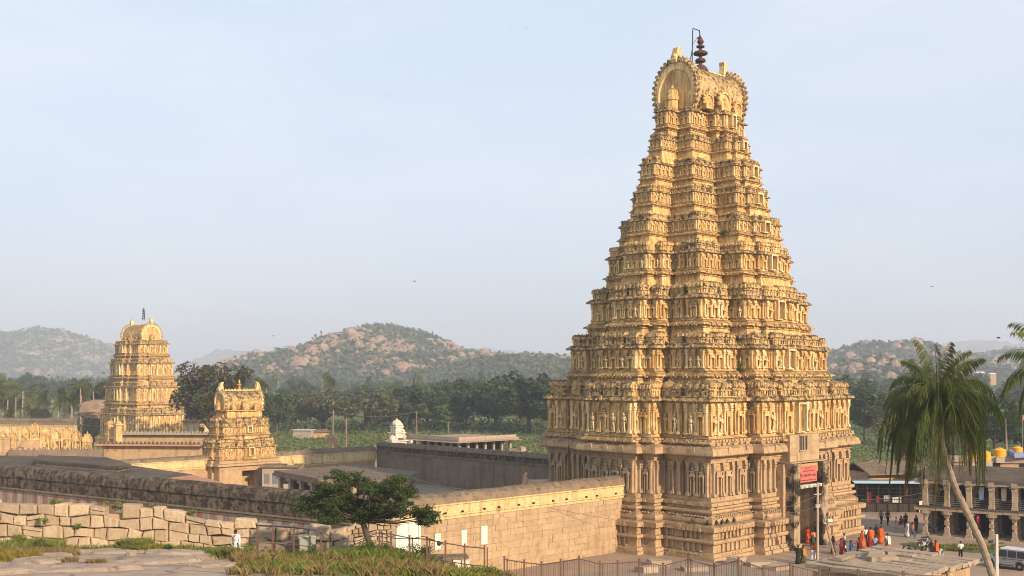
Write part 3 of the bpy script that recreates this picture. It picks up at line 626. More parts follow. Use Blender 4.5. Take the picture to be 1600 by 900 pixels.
cs = P(374, 700, 165); cs.z = 0
s2 = [dict(a=4.9, b=2.9, z0=5.3, z1=6.7, z2=8.0, p=.5, pe=.4), dict(a=4.0, b=2.4, z0=8.8, z1=9.8, z2=11.1, p=.45, pe=.4)]
for t, dr in zip(s2, (.6, .55)): t['sx'] = SXK(t['p']); t['sy'] = SYK(t['pe']); t['door'] = dr
ALs = 1.35 / 4.9
sb = loft_profile(4.9, 2.9, [(0, .35), (.4, .35), (.5, .1), (3.2, .1)], mirror([(-1, -ALs, 0), (-ALs, 0, -2.2)]), SYK(.3))
ST = small_tower('temple_tower', 'squat dark-stained yellow tower with a barrel roof over the inner gateway', cs, TH, s2, (3.05, 1.7, 12.3, 15.3, 14, 3, 1.1), (4.8, sb), 'fe', True, (1.7, M['gold']), 'granite', 'stucco_dark')
part('gate_lintel', loft_profile(4.9, 2.9, [(3.2, .1), (3.9, .12), (4.0, .5), (4.3, .45), (4.4, .2), (4.8, .2)], mirror([(-1, -ALs, 0), (-ALs, 0, .01)]), SYK(.3)), M['granite'], ST)
part('neck', loft_profile(2.9, 1.5, [(10.2, 0), (11.0, 0), (11.2, .1), (12.0, .05), (12.1, .35), (12.25, .35)], SXK(.3), SYK(.2)), M['stucco'], ST)

# ---------------------------------------------------------------- enclosure walls
def wall_run(name, label, A, B, h, th, mats, base=0.0, cop=1.1, band=.7, blocks=None, holes=0, body_mat=None, over=.18, zA=None, zB=None):
    """a compound wall from A to B (world xy, face on the right of A->B): body, lime band, rounded coping"""
    A = Vector((A[0], A[1])); B = Vector((B[0], B[1])); d = B - A; l = d.length; rz = math.atan2(d.y, d.x)
    t = thing(name, label, 'wall', (A.x, A.y, 0), rz)
    hb = h - cop - band
    part('wall_body', MB().box((l / 2, th / 2, (base + hb) / 2), (l, th, hb - base)), M[mats[0]], t)
    part('moulding', MB().box((l / 2, th / 2, hb + .08), (l + .1, th + .40, .16)).box((l / 2, th / 2, hb - .14), (l + .06, th + .16, .28)), M[mats[2]], t)
    part('lime_band', MB().box((l / 2, th / 2, hb + .16 + (band - .2) / 2), (l + .04, th + .12, band - .2)), M[mats[1]], t)
    part('drip_edge', MB().box((l / 2, th / 2, h - cop + .02), (l + .1, th + .34, .12)), M[mats[1]], t)
    n = 10; rings = []; m = max(2, int(l / 1.5))
    for i in range(m + 1):
        x = -.1 + (l + .2) * i / m; w = th / 2 + .16 + random.uniform(-.03, .03); hh = cop - .1 + random.uniform(-.05, .05)
        rings.append([(x, th / 2 - math.cos(math.pi * k / n) * w * (1.0 if k not in (0, n) else .98), h - cop + .08 + math.sin(math.pi * k / n) ** .8 * hh) for k in range(n + 1)])
    part('coping', MB().loft(rings), M[mats[3]], t, smooth=False)
    return t, l
PN = Vector((11.9, 108.9)) + RV * .6; DE = -RV
CORN = PN + DE * 30.6                                   # south-east corner of the enclosure
EW, el = wall_run('enclosure_wall', 'sunlit sand-coloured block wall with rounded coping running up to the great tower', CORN, PN, 7.5, 1.3, ('granite', 'band', 'band', 'coping'), -.5, 1.0, .95)
# big squared blocks of the sunlit face
z = -.3; row = 0; hbt = 7.5 - 1.95 - .3
while z < hbt - .2:
    ch = min(random.uniform(.5, .66), hbt - z); x = -random.uniform(0, 1.2) if row % 2 else 0.0
    while x < el:
        w_ = random.uniform(1.1, 2.3); x1 = min(x + w_, el); x0 = max(x, 0)
        if el - x1 < .6: x1 = el
        zb_ = 2.9 * (1 - (x0 / el)) ** 1.3 - .3
        if x1 - x0 > .2 and z + ch > zb_:
            pr = random.uniform(.01, .04)
            q = MB(); q.box(((x0 + x1) / 2, -pr / 2, z + ch / 2), (x1 - x0 - .025, pr + .03, ch - .022), jit=.012)
            part('stone_block', q, M['granite_b'], EW)
        x = x1 if x1 > x else x + w_
        if x >= el: break
    z += ch; row += 1
mb = MB()
for i in range(14): mb.box((el * (i + .5) / 14 + random.uniform(-.4, .4), -.2, 5.82), (.16, .14, .14))
stuff(part('drain_holes', mb, M['dark'], EW))
# rounded end beside the tower with the down-pipe
part('end_cap', MB().lathe([(.80, 5.4), (.82, 5.7), (.98, 5.75), (.98, 5.95), (.82, 6.0), (.84, 6.6), (.95, 6.6), (.92, 6.9), (.75, 7.3), (.4, 7.5)], 14, (el + .1, .65, 0)), M['band'], EW)
dpz = thing('down_pipe', 'thin dark drainpipe where the sand-coloured wall meets the great tower', 'pipe', (PN.x, PN.y, 0), math.atan2(RV.y, RV.x))
part('pipe', MB().tube([(.1, -1.0, 7.6), (.45, -.95, 7.1), (.5, -.9, 5.2), (.35, -.6, 4.2), (-.3, -.45, 3.2), (-.4, -.4, .0)], .07, 6), M['iron'], dpz)
def on_east(x, z, d=.09): return EW.matrix_basis @ Vector((x, -d, z))
for i, (px, py, w_, h_, lab) in enumerate(((684, 846, .62, 1.35, 'white paper notice on the block wall, closest to the white door'), (725, 840, .62, 1.3, 'white paper notice on the block wall, between two other notices'), (757, 836, .72, 1.6, 'tall white paper notice on the block wall, beside a brown damp patch'))):
    # find the wall point that projects to that pixel
    bx = min((abs(800 + F * (on_east(x, 3).x / on_east(x, 3).y) - px), x) for x in np.arange(0, el, .05))[1]
    zz = H - (py - HZ) / F * on_east(bx, 0).y
    o = part('paper_notice', MB().box((0, 0, 0), (w_, .02, h_)).box((.02, -.013, h_ * .1), (w_ * .9, .006, h_ * .5)), M['paper'], None, on_east(bx, zz, .1), EW.rotation_euler[2]); tag(o, lab, 'notice', 'notices on the block wall')
SWB = CORN + Vector((-.826, .564)) * 62
m = mat_new('striped_plaster'); g = N(m); tcn = g.n('ShaderNodeTexCoord'); ob = tcn.outputs['Object']; geo = g.n('ShaderNodeNewGeometry'); pos = geo.outputs['Position']
n2 = g.noise(pos, 2.2, 6, .65); n3 = g.noise(g.scale(pos, (1.8, 1.8, .2)), 1.0, 5, .6); n1 = g.noise(pos, .5, 4)
sp = g.n('ShaderNodeSeparateXYZ'); g.l(ob, sp.inputs[0])
xs = g.math('ADD', sp.outputs[0], g.math('MULTIPLY', n3, .25)); fr = g.math('FRACT', g.math('DIVIDE', xs, 1.9))
red = g.math('MULTIPLY', g.math('LESS_THAN', fr, .42), g.ramp(n3, .42, .60, (.85,) * 3 + (1,), (.12,) * 3 + (1,)))
whi = g.math('MULTIPLY', g.math('GREATER_THAN', fr, .55), g.ramp(n3, .42, .62, (.1,) * 3 + (1,), (.75,) * 3 + (1,)))
c = g.mix(g.ramp(n1, .3, .7), (.27, .20, .15), (.34, .255, .19)); c = g.mix(whi, c, (.46, .40, .335)); c = g.mix(red, c, (.25, .07, .045))
c = g.mix(g.ramp(n2, .5, .8, (0, 0, 0, 1), (.6,) * 3 + (1,)), c, (.15, .115, .09)); g.finish(c, .95, n2, .4, .04, spec=.1); M['striped'] = m
SW, sl_ = wall_run('enclosure_wall', 'long dark-topped enclosure wall with faded red and white stripes behind the rubble wall', SWB, CORN, 7.5, 1.3, ('striped', 'wall_dark', 'coping', 'wall_dark'), -.5, 1.15, 1.35)
# white door and its post near the corner
dx = CORN + RV * .35
dr = thing('wall_door', 'white painted double door at the corner of the block wall', 'door', (dx.x, dx.y, 2.7), math.atan2(RV.y, RV.x))
for i in (0, 1): part('door_leaf', MB().box((.55 + i * 1.1, -.12, 1.3), (1.06, .12, 2.6)).box((.55 + i * 1.1, -.2, 1.3), (.8, .05, 2.2)), M['door_white'], dr)
part('door_frame', MB().box((-.1, -.12, 1.4), (.2, .2, 2.8)).box((2.3, -.12, 1.4), (.2, .2, 2.8)).box((1.1, -.12, 2.75), (2.5, .2, .2)), M['door_white'], dr)
# cross wall through the squat tower, north wall of the court
csv = Vector((cs.x, cs.y))
wall_run('court_wall', 'lime-topped court wall running past the squat tower toward the five-storey tower', csv - RV * 21, csv - RV * 4.4, 5.6, 1.0, ('granite', 'band', 'band', 'coping'), 0, .7, 1.0)
nwA = csv + RV * 25.5
wall_run('court_wall', 'lime-topped court wall with a warm rounded end beyond the flat-roofed hall', csv + RV * 4.4, nwA, 5.6, 1.0, ('granite', 'band', 'band', 'coping'), 0, .9, 1.4)
wall_run('court_wall', 'tall brown plaster wall with dark coping closing the court behind the great tower', nwA + RV * .5, nwA + RV * .5 + Vector((.695, -.719)) * 62, 6.3, 1.0, ('wall_grey', 'wall_dark', 'coping', 'coping'), 0, .8, .9)
farA = P(-30, 655, 290); farB = P(116, 655, 282)
wall_run('enclosure_wall', 'weathered lime wall in front of the palm grove beside the five-storey tower', (farA.x, farA.y), (farB.x, farB.y), 6.2, 1.0, ('stucco_pale', 'coping', 'band', 'coping'), 0, .8, 1.2)
wall_run('enclosure_wall', 'short dark wall between the palm grove boulder and the five-storey tower', (farB.x + 1.5, farB.y + 1), (farB.x + 8, farB.y + 1), 6.2, 1.0, ('wall_dark', 'wall_dark', 'wall_dark', 'wall_dark'), 0, .8, 1.2)

# ---------------------------------------------------------------- roofs and halls inside the enclosure
def poly_block(name, label, cat, pts, z0, z1, mat, par=None, parmat=None):
    t = thing(name, label, cat, (pts[0].x, pts[0].y, 0)) if par is None else par
    o = pts[0]; pl = [(p.x - o.x, p.y - o.y) for p in pts]
    part('roof_slab', MB().prism(pl, z1 - .35, z1), M[mat], t)
    cx = sum(p[0] for p in pl) / len(pl); cy = sum(p[1] for p in pl) / len(pl)
    part('wall_body', MB().prism([(cx + (x - cx) * .965, cy + (y - cy) * .965) for x, y in pl], z0, z1 - .352), M[parmat or mat], t)
    return t
def ccw(pts):
    a_ = sum(p.x * q.y - q.x * p.y for p, q in zip(pts, pts[1:] + pts[:1])); return pts if a_ > 0 else pts[::-1]
poly_block('flat_roof_hall', 'broad blackened flat roof lying behind the striped wall', 'hall', ccw([G(-60, 706, 4.8), G(150, 719, 4.8), G(300, 741, 4.8), G(352, 764, 4.8), G(300, 765, 4.8), G(-60, 735, 4.8)]), 0, 4.8, 'roof_dark', None, 'granite')
rb = poly_block('raised_roof', 'low raised strip of roof on the blackened flat roof', 'roof', ccw([G(52, 727, 4.8), G(185, 738, 4.8), G(205, 734, 4.8), G(165, 722, 4.8), G(60, 719, 4.8)]), 4.81, 5.55, 'roof_dark', None, 'coping')
poly_block('terracotta_roof', 'rusty red roof patch beside the blackened roof', 'roof', ccw([G(228, 755, 4.6), G(342, 768, 4.6), G(348, 757, 4.6), G(300, 745, 4.6)]), 0, 4.85, 'roof_red', None, 'granite')
hall = thing('pillared_hall', 'flat-roofed pillared hall behind the spreading tree in the court', 'hall', (0, 0, 0))
hp = [G(428, 735, 4.3), G(498, 748, 4.3), G(625, 750, 4.3), G(655, 737, 4.3), G(560, 726, 4.3)]; hp = ccw(hp)
part('roof_slab', MB().prism([(p.x, p.y) for p in hp], 3.95, 4.3), M['coping'], hall); cxh = sum(p.x for p in hp) / 5; cyh = sum(p.y for p in hp) / 5
part('eave', MB().prism([(cxh + (p.x - cxh) * 1.02, cyh + (p.y - cyh) * 1.02) for p in hp], 3.6, 3.949), M['coping'], hall)
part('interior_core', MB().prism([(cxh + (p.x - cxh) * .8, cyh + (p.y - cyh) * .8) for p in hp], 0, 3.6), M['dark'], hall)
for i in range(len(hp)):
    p, q = hp[i], hp[(i + 1) % 5]
    k = max(1, int((q - p).length / 3.0))
    for j in range(k):
        c = p.lerp(q, (j + .3) / k); c = Vector((cxh + (c.x - cxh) * .95, cyh + (c.y - cyh) * .95, 0))
        part('pillar', MB().box((0, 0, 1.6), (.5, .5, 3.2)).box((0, 0, 3.4), (.9, .9, .36)).box((0, 0, .25), (.7, .7, .5)), M['pillar'], hall, c, TH)
bw = thing('court_building', 'small cream building with arched windows beside the squat tower', 'building', G(437, 770, 0), 0)
by = bw.location.y * 0
part('wall_body', MB().box((0, 1.5, 1.9), (5.2, 3, 3.8)), M['pillar'], bw); part('roof_slab', MB().box((0, 1.4, 3.95), (5.8, 3.6, .3)), M['coping'], bw)
for i, x in enumerate((-1.9, -.7, 1.0, 2.0)): w = part('window', MB().box((x, -.02, 2.1), (.8 if i != 2 else 1.0, .06, 1.5)), plain('window_blue', (.14, .17, .20), .4) if i < 2 else M['dark'], bw)
part('gable_turret', MB().box((1.6, .2, 4.4), (.9, .5, .6)).box((1.6, .2, 5.0), (.7, .5, .6), top=(.2, .8)), M['stucco'], bw)
# roof-top shrines with arched niches
def arch_shrine(name, label, px, Y, zb, w, h, nb, group=None, rz=TH * .4):
    p = P(px, 700, Y); t = thing(name, label, 'shrine', (p.x, p.y, zb), rz, group)
    part('base', MB().box((0, 0, .2), (w, 2.2, .4)), M['stucco'], t); part('wall_body', MB().box((0, 1.2, -zb / 2), (w + 1.5, 4.4, zb)), M['granite'], t)
    for i in range(nb):
        x = -w / 2 + w * (i + .5) / nb; c = 1 - abs(i - (nb - 1) / 2) / nb * .7; ww = w / nb * .98; hh = h * c
        q = MB(); q.box((x, 0, .4 + hh * .22), (ww * .86, 1.7, hh * .44))
        for s in (-1, 1): q.box((x + s * ww * .38, -.95, .4 + hh * .22), (ww * .14, .2, hh * .44))
        q.box((x, 0, .4 + hh * .46), (ww, 2.0, hh * .05)); rr = []
        for yy in (-.95, .95): rr.append([(x + math.cos(math.radians(180 * k / 10)) * ww * .48, yy, .4 + hh * .48 + math.sin(math.radians(180 * k / 10)) * hh * .40) for k in range(11)])
        q.loft(rr); q.lathe([(.16, 0), (.2, .12), (.08, .25), (.03, .5)], 8, (x, 0, .38 + hh * .88))
        for k in range(7): a_ = math.radians(180 * k / 6); q.ball((x + math.cos(a_) * ww * .5, -.95, .4 + hh * .48 + math.sin(a_) * hh * .42), .16, 6, 4)
        part('arched_niche', q, M['stucco'], t)
        part('niche_recess', MB().loft([[(x + math.cos(math.radians(180 * k / 8)) * ww * .26, yy, .4 + hh * .34 + math.sin(math.radians(180 * k / 8)) * hh * .2) for k in range(9)] + [(x - ww * .26, yy, .45), (x + ww * .26, yy, .45)] for yy in (-.99, -.955)]), M['stucco_dark'], t)
    return t
arch_shrine('roof_shrine', 'bright yellow roof shrine with a row of tall arched niches', 104, 178, 4.9, 8.0, 3.9, 5)
arch_shrine('roof_shrine', 'small yellow arched shrine set behind the row of tall niches', 55, 205, 5.2, 5.5, 3.0, 3)
arch_shrine('roof_shrine', 'weathered yellow shrine fragment beside a stone pier', 12, 188, 4.8, 3.0, 3.2, 2)
o = part('stone_pier', MB().box((0, 0, 2.2), (1.5, 1.2, 5.2)).box((0, 0, 4.9), (1.7, 1.4, .25)), M['granite'], None, P(8, 716, 172).xy.to_3d() + Vector((0, 0, 2.6)), .3); tag(o, 'plain grey stone pier beside the weathered shrine fragment', 'pier')
pw_ = thing('roof_parapet', 'grey crenellated parapet below the bright yellow roof shrine', 'parapet', P(88, 712, 172).xy.to_3d(), .12)
part('wall_body', MB().box((0, 0, 4.9), (14.5, .7, 1.5)), M['wall_grey'], pw_); mb = MB()
for i in range(17): mb.box((-6.8 + i * .85, 0, 5.8), (.42, .5, .4), top=(.4, .6))
stuff(part('merlons', mb, M['wall_grey'], pw_))
# cloister parapets at the foot of the five-storey tower
for k, (px, Y, ln, zz, lab) in enumerate(((262, 236, 26, 4.6, 'long pale cloister roof edge at the foot of the five-storey tower'), (235, 205, 20, 4.2, 'dark red cloister roof edge before the five-storey tower'))):
    t = thing('cloister', lab, 'cloister', P(px, 700, Y).xy.to_3d(), -.04 - .05 * k)
    part('wall_body', MB().box((0, 2, zz / 2), (ln, 4, zz)), M['granite'], t); part('eave', MB().box((0, 1.6, zz + .1), (ln + 1, 5.4, .3)), M['roof_red' if k else 'slab'], t); mb = MB()
    for i in range(int(ln / .8)): mb.box((-ln / 2 + .4 + i * .8, -.6, zz + .5), (.45, .4, .55), top=(.5, .6))
    stuff(part('merlons', mb, M['roof_dark' if k else 'slab'], t))
t = thing('gate_porch', 'yellow two-pillared porch in front of the five-storey tower', 'porch', P(178, 700, 225).xy.to_3d(), TH - math.pi / 2)
for s in (-1, 1): part('pillar', MB().box((s * 1.9, 0, 3.6), (1.3, 1.3, 7.2)).box((s * 1.9, 0, 7.3), (1.7, 1.7, .3)).box((s * 1.9, 0, 7.7), (1.2, 1.2, .5), top=(.6, .6)), M['stucco'], t)
part('lintel', MB().box((0, 0, 4.6), (5.2, 1.0, .8)), M['stucco'], t)
t = thing('chapel', 'cream flat-roofed chapel with an open doorway beside the five-storey tower', 'chapel', P(308, 690, 250).xy.to_3d(), .1)
part('wall_body', MB().box((0, 2, 3.3), (6.5, 4, 6.6)), M['stucco_pale'], t); part('roof_slab', MB().box((0, 1.8, 6.8), (7.2, 4.8, .4)), M['coping'], t); part('doorway', MB().box((1.0, -.03, 4.0), (1.3, .1, 3.0)), M['dark'], t); part('pillar', MB().box((-1.2, -.15, 3.9), (.8, .3, 4.6)), M['whitewash'], t)
# barrel roof peeping over the sunlit wall
t = thing('shrine_vault', 'pinkish plaster barrel roof with two horns peeping over the sunlit wall', 'shrine', P(846, 752, 121).xy.to_3d(), .12)
part('wall_body', MB().box((0, 0, 2.3), (3.8, 2.6, 4.6)), M['whitewash'], t)
rm = stone('pink_plaster', (.56, .36, .23), (.62, .43, .29), (.18, .12, .09), .3, .2, 2, .4, .03, .2)
pf = [(math.cos(math.radians(k * 18)) * 1.45, 4.6 + math.sin(math.radians(k * 18)) * 1.35) for k in range(11)]
part('vault_roof', MB().loft([[(x, y * k_, 4.6 + (z - 4.6) * k_) for y, z in pf] for x, k_ in ((-1.9, 1), (-1.7, 1), (-1.65, .93), (1.65, .93), (1.7, 1), (1.9, 1))]), rm, t)
for s in (-1, 1):
    part('horn', MB().loft([[(s * (1.75 - x), yy, 5.75 + z) for x, z in ((-.2, 0), (-.3, .4), (-.1, .85), (.15, .9), (.1, .5), (.35, 0))] for yy in (-.25, .25)]), rm, t); mb = MB()
    for k in range(12): a_ = math.radians(180 * k / 11); mb.ball((s * 1.85, math.cos(a_) * 1.55, 4.6 + math.sin(a_) * 1.45), .17, 6, 4)
    part('flame_beads', mb, rm, t)
mb = MB()
for k in range(10): mb.ball((-1.4 + k * .31, -1.2, 4.9 + .0 * k), .14, 6, 4)
part('beading', mb, rm, t)
# ---------------------------------------------------------------- dry-stone wall on the granite shelf
def zgp(x, y): return float(zg(x, y))
def stone_piece(parent, quad, depth, y0, mat, z_off=0):
    """one fitted stone: outline in (x,z), pillowed front, real thickness"""
    cx = sum(p[0] for p in quad) / len(quad); cz = sum(p[1] for p in quad) / len(quad)
    pr = random.uniform(-.10, .10); tx, tz = random.uniform(-.06, .06), random.uniform(-.05, .05)
    def ring(k, yy, tilt=0): return [(cx + (x - cx) * k, y0 + yy + pr + tilt * ((x - cx) * tx + (z - cz) * tz), cz + (z - cz) * k) for x, z in quad]
    q = MB(); q.loft([ring(.80, -.14, 1), ring(.94, -.08, 1), ring(1.0, .04, 1), ring(1.0, depth)]); q.f = [tuple(reversed(f)) for f in q.f]
    return part('stone', q, mat, parent)
def rubble_wall(name, label, x0, x1, top, bot, Y, rows, wid, gap=.045, mat='rubble', back=True):
    t = thing(name, label, 'stone wall'); 
    for r in range(rows):
        x = x0 + random.uniform(-.3, .1)
        prevl = None; jl = (random.uniform(-.1, .1), random.uniform(-.1, .1))
        while x < x1:
            w = wid * random.uniform(.55, 1.35); xe = x + w
            jr = (random.uniform(-.09, .09) * wid, random.uniform(-.09, .09) * wid)
            def zz(xx, k): 
                b_, t_ = bot(xx), top(xx); u = k / rows; u += .035 * math.sin(xx * 1.7 + k * 2.1) + .02 * math.sin(xx * 4.1 + k) if 0 < k < rows else 0
                return b_ + (t_ - b_) * u
            cut = r == rows - 1; rag = random.uniform(-.35, .25) * wid * .5 if cut else 0
            z00, z10 = zz(x + jl[0], r), zz(xe + jr[0], r); z01, z11 = zz(x + jl[1], r + 1) + rag + random.uniform(-.06, .06), zz(xe + jr[1], r + 1) + rag + random.uniform(-.06, .06)
            if not (cut and random.random() < .10):
                if random.random() < .22 and w > wid * .8 and r > 0:       # a stone split into two small ones
                    zm0, zm1 = (z00 + z01) / 2 + random.uniform(-.1, .1), (z10 + z11) / 2 + random.uniform(-.1, .1)
                    qs = [[(x + jl[0] + gap, z00 + gap), (xe + jr[0] - gap, z10 + gap), (xe + (jr[0] + jr[1]) / 2 - gap, zm1 - gap * .5), (x + (jl[0] + jl[1]) / 2 + gap, zm0 - gap * .5)],
                          [(x + (jl[0] + jl[1]) / 2 + gap, zm0 + gap * .5), (xe + (jr[0] + jr[1]) / 2 - gap, zm1 + gap * .5), (xe + jr[1] - gap, z11 - gap), (x + jl[1] + gap, z01 - gap)]]
                else:
                    qs = [[(x + jl[0] + gap * .6, z00 + gap * .6), ((x + xe) / 2 + random.uniform(-.1, .1), (z00 + z10) / 2 + gap * .6 + random.uniform(-.05, .03)), (xe + jr[0] - gap * .6, z10 + gap * .6), (xe + (jr[0] + jr[1]) / 2 - gap * .6 + random.uniform(-.04, .02), (z10 + z11) / 2),
                           (xe + jr[1] - gap * .6, z11 - gap * .6), ((x + xe) / 2 + random.uniform(-.15, .15), (z01 + z11) / 2 - gap * .6 + random.uniform(-.03, .05)), (x + jl[1] + gap * .6, z01 - gap * .6), (x + (jl[0] + jl[1]) / 2 + gap * .6 + random.uniform(-.02, .04), (z00 + z01) / 2)]]
                for q in qs: stone_piece(t, q, .7, Y, M[mat])
            x = xe; jl = jr
    if back:
        xs = np.linspace(x0 + .3, x1 - .3, 30); q = MB()
        q.loft([[(xx, Y + .35, bot(xx) - .3) for xx in xs] + [(xx, Y + .35, bot(xx) + (top(xx) - bot(xx)) * .8) for xx in xs[::-1]], [(xx, Y + .95, bot(xx) - .3) for xx in xs] + [(xx, Y + .95, bot(xx) + (top(xx) - bot(xx)) * .8) for xx in xs[::-1]]])
        part('earth_core', q, M['granite'], t)
    return t
YR = 75.0; X_ = lambda px, Y: (px - 800) / F * Y
ztop = lambda x: float(np.interp(800 + F * x / YR, [-60, 0, 60, 150, 230, 290, 330, 395, 420], [P(0, q, YR).z for q in (783, 784, 788, 789, 793, 800, 811, 813, 818)]))
zbot = lambda x: float(np.interp(800 + F * x / YR, [-60, 0, 200, 400], [P(0, q, YR).z for q in (858, 856, 860, 865)]))
rubble_wall('rubble_wall', 'wall of huge fitted tan boulders above the granite shelf', X_(-40, YR), X_(398, YR), ztop, zbot, YR, 4, 1.12, .022)
YB = 78.0
rubble_wall('rubble_wall', 'low remains of a big-stone wall seen through the brown railing', X_(402, YB), X_(528, YB), lambda x: P(0, 823 + 4 * math.sin(x * 2.2), YB).z, lambda x: P(0, 866, YB).z, YB, 2, 1.15, .022)
rubble_wall('rubble_wall', 'small-stone rubble wall behind the trunk of the spreading tree', X_(520, 80), X_(612, 80), lambda x: float(np.interp(800 + F * x / 80, [520, 545, 575, 612], [P(0, q, 80).z for q in (838, 822, 811, 812)])), lambda x: P(0, 872, 80).z, 80.0, 7, .55, .02)

# ---------------------------------------------------------------- plants on the shelf
def blades(n, xs, ys, hgt, wid, lean=.35):
    x = xs(n) if callable(xs) else rng.uniform(*xs, n); y = ys(n) if callable(ys) else rng.uniform(*ys, n)
    if n > 2000:                                  # grass stands in tufts of its own height
        k = n // 26; i = rng.integers(0, k, n); x = x[i] + rng.normal(0, .13, n); y = y[i] + rng.normal(0, .13, n); hk = rng.uniform(.35, 1.5, k)[i]
    else: hk = 1.0
    z = zg(x, y); h = hgt * hk * rng.uniform(.45, 1.25, n); a = rng.uniform(0, 6.28, n); ln = rng.normal(0, lean, (n, 2)) * h[:, None]
    B = np.stack([x, y, z - .03], 1); u = np.stack([np.cos(a), np.sin(a), 0 * a], 1) * wid
    mid = B + np.stack([ln[:, 0] * .35, ln[:, 1] * .35, h * .6], 1); tip = B + np.stack([ln[:, 0], ln[:, 1], h], 1)
    return np.stack([B - u, B + u, mid + u * .6, tip], 1)
def patch(cx, cy, rx, ry):
    def f(n):
        r = np.sqrt(rng.uniform(0, 1, n)); t = rng.uniform(0, 6.28, n); return cx + rx * r * np.cos(t), cy + ry * r * np.sin(t)
    return f
def patch_blades(n, p, hgt, wid):
    x, y = p(n); return blades(n, lambda k: x, lambda k: y, hgt, wid)
gr_, dr_, yl_ = [], [], []
gr_.append(blades(34000, (X_(395, 64), X_(800, 64)), (59, 69), .34, .024)); dr_.append(blades(5500, (X_(380, 62), X_(640, 62)), (58, 66), .40, .022))
gr_.append(blades(9000, (X_(250, 71), X_(470, 71)), (69.5, 73.5), .22, .022)); gr_.append(blades(3000, (X_(0, 73), X_(260, 73)), (72.6, 74.2), .2, .02))
for px, py, rx, ry, n, h, lst in ((45, 862, 2.2, 1.6, 4200, .5, gr_), (60, 872, 2.6, 1.3, 4600, .36, dr_), (90, 884, 1.2, .8, 1600, .3, dr_), (25, 880, 1.5, 1.2, 2200, .34, yl_), (150, 887, .6, .4, 700, .25, dr_), (212, 858, 1.1, .7, 2600, .42, gr_), (235, 862, 1.0, .6, 1500, .3, yl_),
                                  (262, 866, .7, .5, 900, .3, gr_), (290, 870, 1.1, .4, 900, .22, dr_), (365, 876, 1.2, .9, 2200, .45, gr_), (400, 884, 1.6, 1.2, 2600, .42, dr_), (720, 893, 3.0, 1.4, 6000, .34, yl_), (660, 897, 1.4, 1.0, 2600, .5, dr_), (768, 886, 1.5, 1.5, 3600, .55, gr_), (585, 884, 2.0, 1.6, 3600, .5, gr_), (640, 882, 1.6, 1.2, 3200, .55, gr_)):
    Yg = 74 - (py - 856) * .33; lst.append(patch_blades(n, patch(X_(px, Yg), Yg, rx, ry), h, .024))
for nm, l, mt, lab in (('grass', gr_, 'weed', 'green grass and weeds over the granite shelf'), ('grass', dr_, 'weed_dry', 'dry straw-coloured grass among the weeds'), ('grass', yl_, 'weed_yellow', 'yellow-green flowering weeds in patches')):
    o = link(nm, quads(nm, np.concatenate(l), M[mt])); tag(o, lab, 'grass', None, 'stuff')
def shrub(px, py, Y, w, h, n, mat, lab, z=None, name='shrub'):
    c = P(px, py, Y); z = zgp(c.x, c.y) if z is None else z
    t = thing(name, lab, 'shrub', (c.x, c.y, z)); k = max(3, int(w * 5))
    cc = np.stack([rng.normal(0, w * .28, k), rng.normal(0, w * .28, k), rng.uniform(.25, .95, k) * h * (1 - .0)], 1)
    C_ = cc[rng.integers(0, k, n)] + rng.normal(0, 1, (n, 3)) * np.array([w * .12, w * .12, h * .12]); C_[:, 2] = np.abs(C_[:, 2])
    link('foliage', quads('foliage', leaf_quads(C_, .11, .3, .5), M[mat]), t)
    s = MB()
    for i in range(5): q = cc[i % k]; s.tube([(0, 0, -.05), (q[0] * .5, q[1] * .5, q[2] * .55), tuple(q)], [.02, .015, .008], 4)
    part('stem', s, M['trunk'], t); return t
for a_ in ((210, 860, 70.5, 1.3, .7, 1500, 'weed', 'bright leafy weed bush below the wall of huge boulders'), (30, 850, 72, 1.8, .9, 1800, 'weed', 'green weed bush at the foot of the tallest rubble stones'), (62, 858, 71, 1.4, .8, 1300, 'weed', 'straggly green weed bush beside dry grass on the shelf'), (262, 862, 70, .8, .6, 700, 'leaf_bright', 'small dark green weed tuft among granite ledges'),
           (366, 872, 67, 1.3, .75, 1200, 'weed', 'weed bush at the feet of the man in white'), (585, 878, 67, 2.2, .9, 2400, 'leaf_bright', 'dense green bush at the foot of the spreading tree'), (655, 876, 66, 1.8, 1.0, 2000, 'leaf_bright', 'tall green bush before the white door'), (765, 872, 63, 1.6, 1.1, 1500, 'weed', 'leggy green bush where the railing steps down'),
           (610, 880, 66, 1.6, .8, 1500, 'leaf_bright', 'round green bush between the tree trunk and the railing'), (485, 868, 67, 1.2, .6, 900, 'leaf_bright', 'low green bush below the grey metal cabinet')): shrub(*a_)
for px, py, lab in ((85, 786, 'green weeds sprouting on top of the rubble wall beside a striped wall'), (180, 792, 'bright weed tuft growing behind the rubble wall'), (235, 795, 'weed tuft between two upright rubble stones'), (305, 803, 'grass tuft behind the two square rubble blocks'), (65, 817, 'small plant rooted in a joint of the rubble wall'), (122, 820, 'leafy sprig rooted between rubble stones')):
    Y = 75.4 if py < 810 else 74.7; shrub(px, py, Y, .9 if py < 810 else .5, .55, 500, 'weed', lab, P(px, py + 6, Y).z)
